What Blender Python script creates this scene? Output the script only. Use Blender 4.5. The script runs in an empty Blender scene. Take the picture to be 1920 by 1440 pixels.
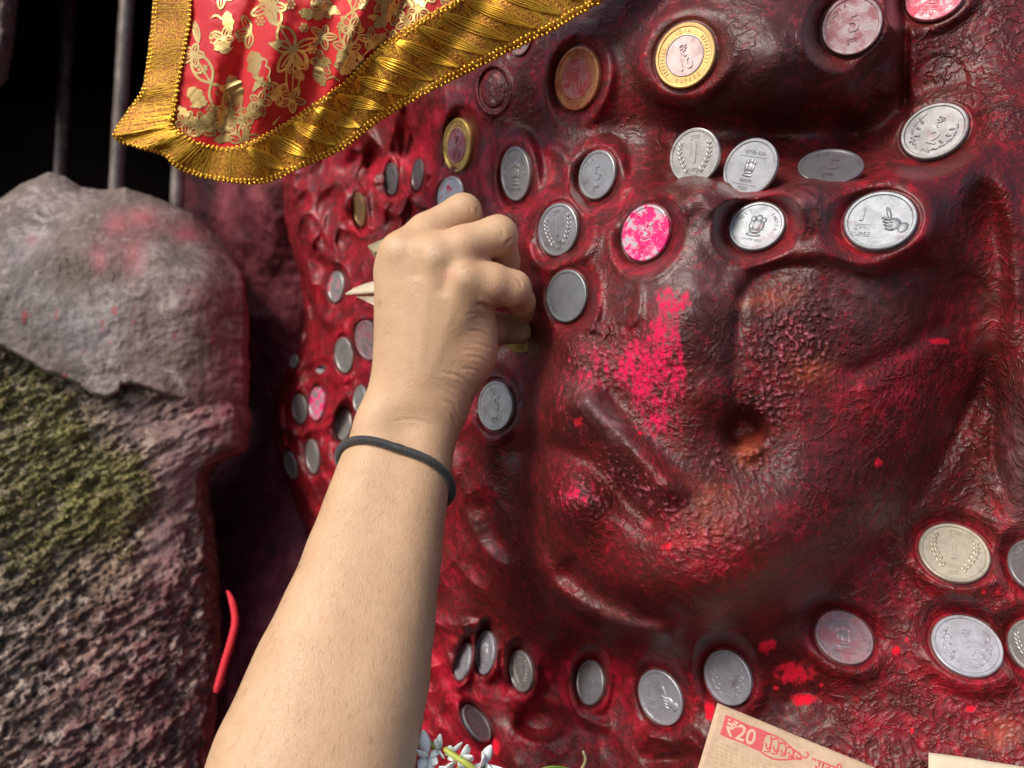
import bpy, bmesh, math, random
import numpy as np
from mathutils import Vector, Matrix

# ------------------------------------------------------------------ camera, sky, sun, exposure
scene = bpy.context.scene
C = scene.collection
F = 28.0 / 36.0 * 1920.0            # focal length of the photograph in its own pixels
cam_data = bpy.data.cameras.new('camera')
cam_data.lens = 28.0
cam_data.sensor_width = 36.0
cam_data.clip_start = 0.01
cam_data.clip_end = 50.0
cam_data.dof.use_dof = True
cam_data.dof.focus_distance = 0.325
cam_data.dof.aperture_fstop = 9.5
cam = bpy.data.objects.new('camera', cam_data)
cam.rotation_euler = (math.radians(90), 0, 0)
C.objects.link(cam)
scene.camera = cam

SUN_DIR = Vector((-0.50, -0.58, 0.64)).normalized()      # towards the sun
world = bpy.data.worlds.new('World')
scene.world = world
world.use_nodes = True
wn = world.node_tree
wn.nodes.clear()
w_out = wn.nodes.new('ShaderNodeOutputWorld')
w_bg = wn.nodes.new('ShaderNodeBackground')
w_sky = wn.nodes.new('ShaderNodeTexSky')
w_sky.sky_type = 'NISHITA'
w_sky.sun_disc = False
w_sky.sun_elevation = math.asin(SUN_DIR.z)
w_sky.sun_rotation = math.atan2(SUN_DIR.x, SUN_DIR.y)
w_sky.air_density = 0.6
w_sky.dust_density = 2.0
w_bg.inputs['Strength'].default_value = 0.085
wn.links.new(w_sky.outputs[0], w_bg.inputs[0])
wn.links.new(w_bg.outputs[0], w_out.inputs[0])

sun_data = bpy.data.lights.new('sun', 'SUN')
sun_data.energy = 1.45
sun_data.angle = math.radians(20)
sun_data.color = (1.0, 0.92, 0.80)
sun = bpy.data.objects.new('sun', sun_data)
sun.rotation_euler = (-SUN_DIR).to_track_quat('-Z', 'Y').to_euler()
C.objects.link(sun)

scene.view_settings.view_transform = 'Standard'
scene.view_settings.look = 'None'
scene.view_settings.exposure = 1.08
scene.view_settings.gamma = 1.0
scene.view_settings.use_curve_mapping = False

# ------------------------------------------------------------------ helpers
rng = np.random.default_rng(7)
random.seed(7)


def at(px, py, d):
    """a place seen at pixel (px, py) of the photograph, d millimetres in front of the lens -> metres"""
    px = np.asarray(px, float); py = np.asarray(py, float); d = np.asarray(d, float)
    return np.stack([(px - 960) / F * d, d + 0 * px, (720 - py) / F * d], -1) * 0.001


_perm = np.random.default_rng(3).permutation(256).astype(np.int64)
_perm = np.concatenate([_perm, _perm, _perm])
_grad = np.random.default_rng(4).normal(size=(256, 3))
_grad = (_grad / np.linalg.norm(_grad, axis=1)[:, None]).astype(np.float32)


def perlin(p):
    p = np.asarray(p, np.float32)
    i = np.floor(p).astype(np.int64)
    f = p - i
    i &= 255
    u = f * f * f * (f * (f * 6 - 15) + 10)
    out = np.zeros(p.shape[:-1], np.float32)
    for dx in (0, 1):
        wx = u[..., 0] if dx else 1 - u[..., 0]
        a = _perm[i[..., 0] + dx]
        for dy in (0, 1):
            wy = u[..., 1] if dy else 1 - u[..., 1]
            b = _perm[a + i[..., 1] + dy]
            for dz in (0, 1):
                wz = u[..., 2] if dz else 1 - u[..., 2]
                g = _grad[_perm[b + i[..., 2] + dz]]
                out += wx * wy * wz * (g[..., 0] * (f[..., 0] - dx) + g[..., 1] * (f[..., 1] - dy) + g[..., 2] * (f[..., 2] - dz))
    return out * 1.6


def fbm(p, octaves=4, gain=0.5, ridged=False):
    s = 0; a = 1.0; t = 0
    q = np.asarray(p, np.float32)
    for k in range(octaves):
        n = perlin(q + 17.3 * k)
        if ridged:
            n = 1 - 2 * np.abs(n)
        s = s + a * n; t += a; a *= gain
        q = q * 2.03
    return s / t


def smooth(a, b, x):
    t = np.clip((x - a) / (b - a), 0, 1)
    return t * t * (3 - 2 * t)


class Plate:
    """thin-plate surface through control points (px, py, depth)"""
    def __init__(self, pts, lam=2e-4):
        p = np.array(pts, float)
        self.c = p[:, :2] / 1000
        n = len(p)
        K = self._k(self.c)
        P = np.c_[np.ones(n), self.c]
        A = np.zeros((n + 3, n + 3))
        A[:n, :n] = K + lam * np.eye(n); A[:n, n:] = P; A[n:, :n] = P.T
        self.w = np.linalg.solve(A, np.r_[p[:, 2], 0, 0, 0])

    def _k(self, q):
        r2 = ((q[:, None, :] - self.c[None]) ** 2).sum(-1)
        return 0.5 * r2 * np.log(r2 + 1e-12)

    def __call__(self, px, py):
        px, py = np.broadcast_arrays(np.asarray(px, float), np.asarray(py, float))
        q = np.stack([px.ravel(), py.ravel()], 1) / 1000
        out = np.empty(len(q))
        for s in range(0, len(q), 40000):
            e = q[s:s + 40000]
            out[s:s + 40000] = self._k(e) @ self.w[:-3] + self.w[-3] + e @ self.w[-2:]
        return out.reshape(px.shape)


def curve_pts(pts, n):
    """Catmull-Rom through pts (k, m) sampled at n places"""
    p = np.array(pts, float)
    k = len(p)
    if k == 2:
        t = np.linspace(0, 1, n)[:, None]
        return p[0] * (1 - t) + p[1] * t
    e = np.vstack([2 * p[0] - p[1], p, 2 * p[-1] - p[-2]])
    s = np.linspace(0, k - 1 - 1e-9, n)
    i = s.astype(int); t = (s - i)[:, None]
    a, b, c, d = e[i], e[i + 1], e[i + 2], e[i + 3]
    return 0.5 * (2 * b + (c - a) * t + (2 * a - 5 * b + 4 * c - d) * t ** 2 + (3 * b - a - 3 * c + d) * t ** 3)


def line_dist(px, py, pts, n=28):
    """distance in pixels to a smooth line, and the 0..1 place along it"""
    c = curve_pts(pts, n)
    best = np.full(px.shape, 1e9); par = np.zeros(px.shape)
    for k in range(n - 1):
        a, b = c[k], c[k + 1]
        v = b - a; L = (v ** 2).sum() + 1e-9
        t = np.clip(((px - a[0]) * v[0] + (py - a[1]) * v[1]) / L, 0, 1)
        d = np.hypot(px - a[0] - t * v[0], py - a[1] - t * v[1])
        m = d < best
        best = np.where(m, d, best); par = np.where(m, (k + t) / (n - 1), par)
    return best, par


def blob(px, py, cx, cy, rx, ry, rot=0):
    c, s = math.cos(math.radians(rot)), math.sin(math.radians(rot))
    x = (px - cx) * c + (py - cy) * s; y = -(px - cx) * s + (py - cy) * c
    return np.exp(-((x / rx) ** 2 + (y / ry) ** 2))


def mesh_from(name, verts, faces, smooth_on=True, sharp=None):
    me = bpy.data.meshes.new(name)
    verts = np.asarray(verts, np.float32)
    if isinstance(faces, np.ndarray):
        m, k = faces.shape
        me.vertices.add(len(verts)); me.vertices.foreach_set('co', verts.ravel())
        me.loops.add(m * k); me.loops.foreach_set('vertex_index', faces.astype(np.int32).ravel())
        me.polygons.add(m); me.polygons.foreach_set('loop_start', np.arange(0, m * k, k, dtype=np.int32))
        me.update(calc_edges=True); me.validate()
    else:
        me.from_pydata([tuple(v) for v in verts.tolist()], [], [tuple(f) for f in faces])
        me.update()
    me.polygons.foreach_set('use_smooth', [smooth_on] * len(me.polygons))
    if sharp:
        me.set_sharp_from_angle(angle=math.radians(sharp))
    return me


def obj(name, me, mat=None, parent=None):
    o = bpy.data.objects.new(name, me)
    C.objects.link(o)
    if mat is not None and me is not None and len(me.materials) == 0:
        me.materials.append(mat)
    if parent is not None:
        o.parent = parent
    return o


def tag(o, label, cat, group=None, kind=None):
    if label: o['label'] = label
    if cat: o['category'] = cat
    if group: o['group'] = group
    if kind: o['kind'] = kind
    return o


def structure(o):
    o['kind'] = 'structure'
    return o


def attr(me, name, vals):
    a = me.attributes.new(name, 'FLOAT', 'POINT')
    a.data.foreach_set('value', np.asarray(vals, np.float32).ravel())


def grid_faces(nr, nc):
    i = np.arange(nr * nc).reshape(nr, nc)
    return np.stack([i[:-1, :-1], i[1:, :-1], i[1:, 1:], i[:-1, 1:]], -1).reshape(-1, 4)


class MB:
    """collects simple shapes into one mesh"""
    def __init__(self):
        self.v = []; self.f = []; self.n = 0

    def add(self, v, f):
        v = np.asarray(v, float)
        self.v.append(v)
        self.f.extend([tuple(int(j) + self.n for j in q) for q in f])
        self.n += len(v)
        return self

    def tube(self, pts, rad, sides=8, cap=True):
        p = np.asarray(pts, float); n = len(p)
        rad = np.broadcast_to(np.asarray(rad, float), (n,))
        t = np.gradient(p, axis=0); t /= np.linalg.norm(t, axis=1)[:, None] + 1e-12
        ref = np.array([0.13, 1.0, 0.07]) if abs(t[0][1]) < 0.9 else np.array([1.0, 0.1, 0.1])
        u = ref - t[0] * (ref @ t[0]); u /= np.linalg.norm(u)
        vs = []
        for i in range(n):
            u = u - t[i] * (u @ t[i]); u /= np.linalg.norm(u) + 1e-12
            w = np.cross(t[i], u)
            a = np.linspace(0, 2 * np.pi, sides, endpoint=False)[:, None]
            vs.append(p[i] + rad[i] * (np.cos(a) * u + np.sin(a) * w))
        f = []
        for i in range(n - 1):
            for j in range(sides):
                k = (j + 1) % sides
                f.append((i * sides + j, i * sides + k, (i + 1) * sides + k, (i + 1) * sides + j))
        if cap:
            f.append(tuple(range(sides - 1, -1, -1)))
            f.append(tuple((n - 1) * sides + j for j in range(sides)))
        return self.add(np.vstack(vs), f)

    def dome(self, cx, cy, rx, ry, rot=0, h=0.04, z=0.0, seg=12):
        """flattened bump standing on the plane z = const (coin relief)"""
        c, s = math.cos(math.radians(rot)), math.sin(math.radians(rot))
        vs = []; f = []
        for k, (q, zz) in enumerate(((1.0, -0.01), (0.86, h * 0.55), (0.5, h * 0.92))):
            for j in range(seg):
                a = 2 * math.pi * j / seg
                x, y = rx * q * math.cos(a), ry * q * math.sin(a)
                vs.append((cx + x * c - y * s, cy + x * s + y * c, z + zz))
        vs.append((cx, cy, z + h))
        for k in range(2):
            for j in range(seg):
                m = (j + 1) % seg
                f.append((k * seg + j, k * seg + m, (k + 1) * seg + m, (k + 1) * seg + j))
        for j in range(seg):
            f.append((2 * seg + j, 2 * seg + (j + 1) % seg, 3 * seg))
        return self.add(vs, f)

    def stroke(self, pts, w, h=0.035, z=0.0, n=10):
        """raised line on the plane z = const"""
        c = curve_pts(pts, n)
        t = np.gradient(c, axis=0); t /= np.linalg.norm(t, axis=1)[:, None] + 1e-9
        nn = np.stack([-t[:, 1], t[:, 0]], 1)
        w = np.broadcast_to(np.asarray(w, float), (n,))[:, None]
        rows = [np.c_[c + nn * w, np.full(n, z - 0.01)], np.c_[c + nn * w * 0.6, np.full(n, z + h)],
                np.c_[c - nn * w * 0.6, np.full(n, z + h)], np.c_[c - nn * w, np.full(n, z - 0.01)]]
        v = np.vstack(rows); f = []
        for r in range(3):
            for i in range(n - 1):
                f.append((r * n + i, (r + 1) * n + i, (r + 1) * n + i + 1, r * n + i + 1))
        f.append((0, n, 2 * n, 3 * n)); f.append((n - 1, 4 * n - 1, 3 * n - 1, 2 * n - 1))
        return self.add(v, f)

    def mesh(self, name, smooth_on=True, sharp=40):
        return mesh_from(name, np.vstack(self.v), self.f, smooth_on, sharp)


_text_cache = {}


def text_shape(body, extrude=0.02, bevel=0.0, bold=0.0):
    """a word as mesh data, 1 unit high, centred"""
    key = (body, extrude, bevel, bold)
    if key not in _text_cache:
        cu = bpy.data.curves.new('word', 'FONT')
        cu.body = body; cu.size = 1.0; cu.extrude = extrude; cu.bevel_depth = bevel; cu.offset = bold
        cu.resolution_u = 3; cu.bevel_resolution = 0
        o = bpy.data.objects.new('word', cu); C.objects.link(o)
        dg = bpy.context.evaluated_depsgraph_get()
        ev = o.evaluated_get(dg); m = ev.to_mesh()
        v = np.array([x.co[:] for x in m.vertices]) if len(m.vertices) else np.zeros((0, 3))
        f = [tuple(q.vertices) for q in m.polygons]
        ev.to_mesh_clear()
        bpy.data.objects.remove(o); bpy.data.curves.remove(cu)
        if len(v):
            lo, hi = v.min(0), v.max(0)
            v = v - np.array([(lo[0] + hi[0]) / 2, (lo[1] + hi[1]) / 2, 0])
        _text_cache[key] = (v, f)
    return _text_cache[key]


def put_text(mb, body, cx, cy, size, rot=0, h=0.03, z=0.0, sx=1.0, bold=0.0):
    v, f = text_shape(body, 0.5, 0.0, bold)
    if not len(v):
        return mb
    v = v.copy()
    c, s = math.cos(math.radians(rot)), math.sin(math.radians(rot))
    x, y = v[:, 0] * size * sx, v[:, 1] * size
    zz = np.where(v[:, 2] > 0, z + h, z - 0.005)
    return mb.add(np.c_[cx + x * c - y * s, cy + x * s + y * c, zz], f)


def arc_text(mb, letters, r, start, step, size, inward=False, h=0.03, z=0.0):
    for k, ch in enumerate(letters):
        a = start - step * k
        if ch == ' ':
            continue
        put_text(mb, ch, r * math.cos(math.radians(a)), r * math.sin(math.radians(a)), size,
                 (a + 90) if inward else (a - 90), h, z)
    return mb


# ------------------------------------------------------------------ material helpers
def material(name):
    m = bpy.data.materials.new(name)
    m.use_nodes = True
    nt = m.node_tree
    return m, nt, nt.nodes['Principled BSDF']


def N(nt, kind, **kw):
    n = nt.nodes.new(kind)
    for k, v in kw.items():
        if k.startswith('i_'):
            n.inputs[k[2:]].default_value = v
        else:
            setattr(n, k, v)
    return n


def L(nt, a, b):
    nt.links.new(a, b)


def coords(nt, scale=1.0, kind='Object', stretch=None):
    tc = N(nt, 'ShaderNodeTexCoord')
    mp = N(nt, 'ShaderNodeMapping')
    mp.inputs['Scale'].default_value = stretch or (scale, scale, scale)
    L(nt, tc.outputs[kind], mp.inputs['Vector'])
    return mp.outputs[0]


def noise(nt, vec, scale, detail=4, rough=0.55, dist=0.0):
    n = N(nt, 'ShaderNodeTexNoise')
    n.inputs['Scale'].default_value = scale; n.inputs['Detail'].default_value = detail
    n.inputs['Roughness'].default_value = rough; n.inputs['Distortion'].default_value = dist
    L(nt, vec, n.inputs['Vector'])
    return n.outputs[0]


def ramp(nt, fac, stops):
    r = N(nt, 'ShaderNodeValToRGB')
    e = r.color_ramp.elements
    while len(e) < len(stops):
        e.new(0.5)
    for k, (p, c) in enumerate(stops):
        e[k].position = p
        e[k].color = (c, c, c, 1) if isinstance(c, (int, float)) else (*c, 1)
    L(nt, fac, r.inputs[0])
    return r.outputs[0]


def mix(nt, fac, a, b, mode='MIX'):
    m = N(nt, 'ShaderNodeMix', data_type='RGBA', blend_type=mode)
    for sock, val in ((m.inputs[0], fac), (m.inputs[6], a), (m.inputs[7], b)):
        if isinstance(val, (int, float)):
            sock.default_value = val
        elif isinstance(val, tuple):
            sock.default_value = (*val, 1) if len(val) == 3 else val
        else:
            L(nt, val, sock)
    return m.outputs[2]


def math_node(nt, op, a, b=None, clamp=False):
    m = N(nt, 'ShaderNodeMath', operation=op, use_clamp=clamp)
    for k, val in enumerate((a, b)):
        if val is None:
            continue
        if isinstance(val, (int, float)):
            m.inputs[k].default_value = val
        else:
            L(nt, val, m.inputs[k])
    return m.outputs[0]


def bump(nt, height, strength=0.5, dist=0.001, normal=None):
    b = N(nt, 'ShaderNodeBump')
    b.inputs['Strength'].default_value = strength
    b.inputs['Distance'].default_value = dist
    L(nt, height, b.inputs['Height'])
    if normal is not None:
        L(nt, normal, b.inputs['Normal'])
    return b.outputs[0]


def get_attr(nt, name):
    a = N(nt, 'ShaderNodeAttribute')
    a.attribute_name = name
    return a.outputs['Fac']

# ------------------------------------------------------------------ the coins: where each sits, how it leans
# px, py, half length and half width of the ellipse in photo pixels, lean of its long axis (deg, from +x, up),
# side it faces, design, metal, roll of the print, collar height mm, mode, label
COINS = [
    (1285, 105, 58.5, 53, 60, 'L', 'ten', 'gold', 20, 2.0, '', 'gold-ringed two-metal coin with bright pale centre, high on the forehead'),
    (1083, 148, 56, 40, 82, 'L', 'ten', 'copper', 8, 2.6, '', 'reddish copper-ringed two-metal coin below the gold fringe'),
    (859, 273, 49, 26, 86, 'L', 'ten', 'brass', 0, 2.2, '', 'slanting brass-ringed coin with purple grey centre above the knuckles'),
    (1597, 48, 52.5, 51, 20, 'U', 'five', 'mauve', 12, 1.8, '', 'dull mauve coin near the upper right of the forehead'),
    (1753, -6, 50, 40, 20, 'U', 'emblem', 'pink', 0, 0.6, '', 'pink stained coin cut off by the top edge'),
    (1752, 247, 58, 48, 28, 'U', 'two', 'dim', -14, 0.4, '', 'bright silver 2 rupee coin leaning on the right end of the ledge'),
    (1303, 293, 51, 45, 78, 'U', 'wheat', 'nickel', 4, 0.0, 'tuck-7', 'dull nickel 1 rupee wheat coin tucked behind the ledge'),
    (1407, 315, 55, 46, 62, 'U', 'emblem', 'steel', -8, 0.8, 'tuck-8', 'silver lion emblem coin standing on the ledge above another coin'),
    (1557, 314, 58, 31, 0, 'U', 'five', 'dark', -6, 0.0, 'tuck-3', 'dark flat-lying coin half sunk behind the ledge'),
    (1650, 415, 63, 53, 8, 'U', 'thumb', 'bright', -4, 2.2, '', 'large bright 1 rupee coin with a thumbs-up hand'),
    (1419, 425, 51, 43, 22, 'U', 'lion', 'bright', -10, 2.8, '', 'bright white emblem coin set in a scooped hollow below the ledge'),
    (1211, 437, 53, 42, 72, 'L', 'five', 'magenta', -12, 3.2, '', 'silver coin smeared with magenta powder in a deep collar'),
    (1120, 328, 45, 33, 78, 'L', 'five', 'steel', 10, 1.8, '', 'small clean silver coin between the lion coin and the ledge'),
    (968, 326, 49, 27, 91, 'L', 'lion', 'nickel', 0, 3.0, '', 'narrow grey lion emblem coin in a shadowed hollow above the hand'),
    (1047, 431, 49, 36, 82, 'L', 'wheat', 'steel', 10, 2.6, '', 'silver wheat pattern coin right of the bent middle finger'),
    (1063, 555, 49, 37, 84, 'L', 'plain', 'bright', -8, 2.6, '', 'smooth bluish silver coin right of the index finger'),
    (930, 761, 46.5, 32, 88, 'L', 'five', 'nickel', 0, 1.2, '', 'grey green coin in shadow right of the wrist'),
    (846, 368, 36, 24, 80, 'L', 'plain', 'spot', 0, 1.4, '', 'silver coin with a pink spot peeking over the ring finger'),
    (735, 336, 29, 11.5, 90, 'L', 'plain', 'dark', 0, 2.0, '', 'dark narrow coin left of the brass-ringed one'),
    (784, 328, 29, 10, 84, 'L', 'plain', 'dark', 0, 2.0, '', 'dark narrow coin tight beside the brass-ringed one'),
    (675, 393, 31, 10.5, 96, 'L', 'plain', 'brown', 0, 1.6, '', 'brownish narrow coin above the tucked paper'),
    (631, 538, 29, 13.5, 84, 'L', 'plain', 'spot', 0, 1.0, '', 'small coin with a pink dot left of the paper tip'),
    (646, 666, 33, 16, 95, 'L', 'plain', 'nickel', 0, 1.4, '', 'slanted grey coin left of the back of the hand'),
    (690, 638, 37, 22, 100, 'L', 'plain', 'mauve', 0, 1.4, '', 'mauve grey coin half hidden by the edge of the hand'),
    (552, 677, 13, 6.5, 88, 'L', 'plain', 'nickel', 0, 0.4, '', 'tiny edge-on coin on the left rim of the idol'),
    (601, 694, 8, 6, 20, 'U', 'plain', 'dark', 0, 0.3, '', 'tiny silver speck of a coin on the left flank'),
    (563, 767, 27.5, 12.5, 97, 'L', 'plain', 'nickel', 0, 1.2, '', 'narrow grey coin left of the magenta stained narrow coin'),
    (595, 757, 31, 13, 88, 'L', 'plain', 'magenta', 0, 1.2, '', 'narrow coin stained magenta on the left flank'),
    (675, 748, 26, 11, 86, 'L', 'plain', 'nickel', 0, 1.0, '', 'thin grey coin touching the outline of the wrist'),
    (645, 796, 29, 14, 87, 'L', 'plain', 'nickel', 0, 1.2, '', 'grey coin just above the black hair tie'),
    (546, 872, 27, 9, 108, 'L', 'plain', 'nickel', 0, 1.0, '', 'lowest and leftmost sliver of coin on the left flank'),
    (587, 856, 32, 11, 98, 'L', 'plain', 'nickel', 0, 1.2, '', 'thin upright coin left of the black hair tie'),
    (1788, 1037, 60, 52, 150, 'U', 'wheat', 'pale', -16, 0.4, '', 'yellowish nickel coin with a raised figure, right side of the slab'),
    (1812, 1211, 60, 53, 145, 'U', 'two', 'dull', -12, 0.4, '', 'large matt grey coin at lower right above the banknotes'),
    (1582, 1195, 52, 45, 142, 'U', 'lion', 'mauve', -12, 1.0, '', 'rosy mauve coin by the red powder patches'),
    (1365, 1270, 50, 41, 108, 'L', 'two', 'dull', -8, 1.2, '', 'lilac grey coin just above the corner of the twenty note'),
    (1239, 1307, 50, 38, 112, 'L', 'thumb', 'dull', -14, 1.6, '', 'light grey coin with worn relief left of the twenty note'),
    (1107, 1279, 40, 25, 86, 'L', 'five', 'nickel', 0, 2.6, '', 'nickel coin in a round dark hollow under the chin'),
    (978, 1258, 37, 21, 99, 'L', 'wheat', 'nickel', 0, 1.6, '', 'narrow bright-rimmed coin between the chin hollow and the arm'),
    (911, 1223, 39, 17, 87, 'L', 'lion', 'dull', 0, 1.0, '', 'upright narrow emblem coin close right of the forearm'),
    (869, 1240, 34, 13, 78, 'L', 'plain', 'dull', 0, 1.0, '', 'slim grey coin touching the forearm outline'),
    (893, 1357, 38, 17, 128, 'R', 'plain', 'dull', 0, 0.6, '', 'tilted blank coin above the white flowers'),
    (1938, 1060, 48, 40, 100, 'L', 'five', 'steel', 0, 0.4, '', 'silver coin cut by the right edge beside the yellowish coin'),
    (1942, 1212, 50, 44, 100, 'L', 'wheat', 'nickel', 0, 0.4, '', 'coin cut by the right edge beside the large matt grey coin'),
    (978, 72, 30, 18, 75, 'L', 'plain', 'mauve', 0, 0.4, '', 'coin mostly covered by the gold fringe above the copper coin'),
]

# ------------------------------------------------------------------ the idol: one sculpted surface
PTS = []
def row(y, *xd):
    for x, d in xd:
        PTS.append((x, y, d))
row(-220, (480, 620), (700, 510), (900, 430), (1200, 365), (1500, 345), (1690, 348), (1760, 362), (2200, 360))
row(0, (500, 640), (700, 520), (900, 420), (1083, 375), (1285, 345), (1450, 326), (1600, 336), (1690, 352), (1800, 352), (1920, 345), (2200, 350))
row(100, (520, 640), (700, 525), (900, 420), (1083, 373), (1285, 340), (1450, 318), (1597, 333), (1690, 354), (1800, 352), (1920, 344))
row(200, (700, 525), (860, 430), (1000, 392), (1150, 368), (1300, 350), (1450, 339), (1600, 351), (1700, 362), (1800, 345), (1900, 328), (2200, 335))
row(250, (1000, 394), (1150, 373), (1300, 364), (1450, 368), (1600, 374), (1700, 356), (1800, 330))
row(300, (520, 620), (735, 530), (860, 440), (968, 396), (1120, 368), (1260, 352), (1400, 346), (1555, 348), (1680, 330), (1800, 316), (1900, 322))
row(360, (1120, 362), (1230, 338), (1310, 312), (1420, 318), (1500, 303), (1650, 306), (1760, 306))
row(430, (530, 615), (640, 560), (760, 480), (870, 425), (968, 388), (1048, 362), (1130, 340), (1211, 328), (1310, 306), (1419, 314), (1510, 298), (1650, 303), (1760, 306), (1840, 325), (1920, 320), (2200, 320))
row(550, (560, 615), (632, 560), (700, 505), (800, 450), (900, 410), (1000, 376), (1063, 352), (1150, 324), (1250, 302), (1320, 298), (1400, 302), (1500, 302), (1600, 303), (1720, 314), (1810, 332), (1900, 326))
row(650, (555, 615), (640, 545), (690, 490), (800, 440), (900, 415), (960, 412), (1010, 382), (1060, 336), (1150, 318), (1250, 299), (1320, 297), (1390, 300), (1480, 303), (1600, 306), (1720, 320), (1820, 336), (1910, 326))
row(750, (525, 615), (600, 575), (675, 500), (800, 450), (930, 402), (975, 398), (1020, 352), (1080, 324), (1150, 318), (1250, 304), (1325, 301), (1390, 303), (1480, 304), (1600, 306), (1700, 317), (1790, 341), (1870, 341), (1915, 322), (2200, 315))
row(850, (540, 615), (600, 570), (700, 490), (800, 450), (920, 406), (980, 395), (1040, 347), (1100, 327), (1200, 313), (1300, 304), (1400, 310), (1500, 304), (1620, 311), (1720, 329), (1790, 348), (1900, 337))
row(950, (560, 615), (700, 510), (840, 450), (920, 416), (990, 390), (1060, 338), (1150, 324), (1250, 305), (1400, 301), (1520, 305), (1640, 322), (1730, 348), (1900, 343))
row(1050, (580, 615), (700, 520), (850, 452), (930, 422), (1000, 388), (1080, 349), (1200, 314), (1350, 301), (1480, 307), (1580, 327), (1660, 349), (1790, 346), (1920, 339), (2200, 330))
row(1150, (600, 615), (850, 458), (950, 432), (1050, 388), (1150, 349), (1250, 323), (1350, 315), (1450, 329), (1540, 351), (1650, 351), (1812, 343), (1920, 338))
row(1240, (600, 620), (850, 465), (911, 455), (978, 442), (1107, 415), (1180, 396), (1240, 380), (1365, 363), (1450, 356), (1582, 351), (1812, 341), (1920, 336))
row(1350, (600, 625), (850, 470), (1000, 438), (1240, 384), (1365, 366), (1582, 351), (1812, 338), (1920, 332), (2200, 322))
row(1500, (600, 630), (900, 458), (1240, 378), (1582, 341), (1920, 323))
row(1680, (600, 640), (1000, 440), (1500, 336), (2200, 305))
for y_ in (-220, 200, 600, 1000, 1400, 1680):
    PTS.append((2480, y_, 340))
idol_macro = Plate(PTS)

LIP = np.array([(1210, 372), (1250, 348), (1300, 337), (1345, 343), (1385, 366), (1420, 371), (1455, 356), (1500, 338), (1550, 341),
                (1620, 336), (1680, 316), (1750, 303), (1850, 296), (1900, 290)], float)

RIDGES = [  # points, width px, height mm (negative = groove)
    ([(1070, 728), (1130, 788), (1200, 862), (1285, 950)], 30, 12),
    ([(1010, 830), (1100, 868), (1180, 945), (1250, 1010)], 24, -8),
    ([(1385, 650), (1386, 575), (1420, 522), (1480, 502), (1540, 500)], 12, -1.7),
    ([(1360, 560), (1395, 505), (1470, 478), (1570, 474), (1660, 490)], 18, 2.6),
    ([(1384, 580), (1378, 660), (1376, 740), (1388, 775)], 18, -1.6),
    ([(1006, 1010), (1036, 1092), (1110, 1148), (1200, 1182), (1270, 1190)], 17, 8),
    ([(1050, 1050), (1110, 1102), (1200, 1140), (1290, 1165)], 22, -7.5),
    ([(1040, 1125), (1120, 1178), (1220, 1215)], 16, -4),
    ([(884, 960), (900, 1020), (955, 1072)], 11, 4.0),
    ([(905, 930), (925, 1000), (975, 1050)], 14, -4),
    ([(1895, 620), (1800, 790), (1710, 940), (1610, 1070), (1510, 1155), (1400, 1192), (1280, 1216)], 24, -7.5),
    ([(1570, 716), (1680, 666), (1790, 590)], 20, -2.2),
    ([(1600, 735), (1690, 690), (1770, 640)], 22, 1.0),
    ([(1700, -60), (1696, 110), (1700, 220), (1722, 285)], 9, -8),
    ([(1672, -60), (1668, 110), (1650, 190)], 20, 5),
    ([(1868, 300), (1895, 420), (1906, 560), (1885, 690)], 20, 3.5),
    ([(1845, 330), (1862, 430), (1868, 520)], 18, -1.2),
    ([(1872, 740), (1862, 840), (1888, 935)], 12, -3.5),
    ([(1260, 400), (1310, 372), (1350, 400)], 24, 5),
    ([(1460, 440), (1505, 380), (1545, 372)], 26, 5),
    ([(1120, 400), (1140, 370), (1200, 350), (1260, 380), (1278, 440)], 14, 5),
    ([(985, 440), (1000, 490), (1030, 505), (1075, 490)], 12, 4.5),
    ([(1085, 610), (1130, 620), (1190, 600), (1200, 520)], 10, 2.2),
    ([(1140, 618), (1180, 612)], 9, -2.5),
    ([(1080, 500), (1110, 460), (1118, 400)], 13, 3.5),
    ([(1100, 545), (1118, 590), (1100, 622)], 10, 2.5),
    ([(1705, 400), (1735, 450), (1745, 500)], 18, 3.0),
    ([(905, 300), (912, 390), (950, 420)], 13, 3.5),
    ([(1020, 270), (1060, 300), (1075, 380)], 14, 3),
    ([(700, 300), (712, 380), (760, 410)], 9, 6),
    ([(760, 300), (772, 370), (800, 392)], 8, 6),
    ([(640, 330), (655, 420), (690, 450)], 9, 7),
    ([(560, 380), (600, 470), (640, 500), (650, 560)], 11, 8),
    ([(580, 500), (600, 590), (660, 610)], 9, 7),
    ([(545, 700), (610, 668), (660, 715)], 9, 6),
    ([(525, 790), (560, 815), (610, 800), (630, 830)], 9, 8),
    ([(540, 840), (565, 880), (570, 940)], 7, 7),
    ([(1330, 1240), (1320, 1300), (1350, 1330)], 14, 3),
    ([(860, 1180), (890, 1170), (940, 1200), (945, 1290)], 9, 4),
    ([(1060, 1240), (1080, 1330), (1150, 1370)], 13, 4),
    ([(1075, 1230), (1110, 1215), (1150, 1240)], 12, 3),
    ([(1190, 1400), (1230, 1375), (1290, 1380), (1330, 1430)], 14, 5),
    ([(1450, 1330), (1520, 1300), (1580, 1340)], 24, -3.0),
]
BLOBS = [  # px, py, rx, ry, rot, height mm
    (1080, 935, 72, 52, 25, 8.5), 
    (1330, 745, 40, 34, 0, 2), (1480, 640, 70, 80, 10, 3.0), (1500, 1000, 170, 130, -30, 4.0),
    (1918, 860, 42, 110, 5, 8), (1262, 1425, 44, 22, 0, -10), (730, 420, 50, 28, -12, -12), (1830, 390, 40, 56, 10, -5),
    (1108, 1230, 40, 22, 0, -5), (1030, 1300, 26, 40, 20, -4),
]
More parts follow.
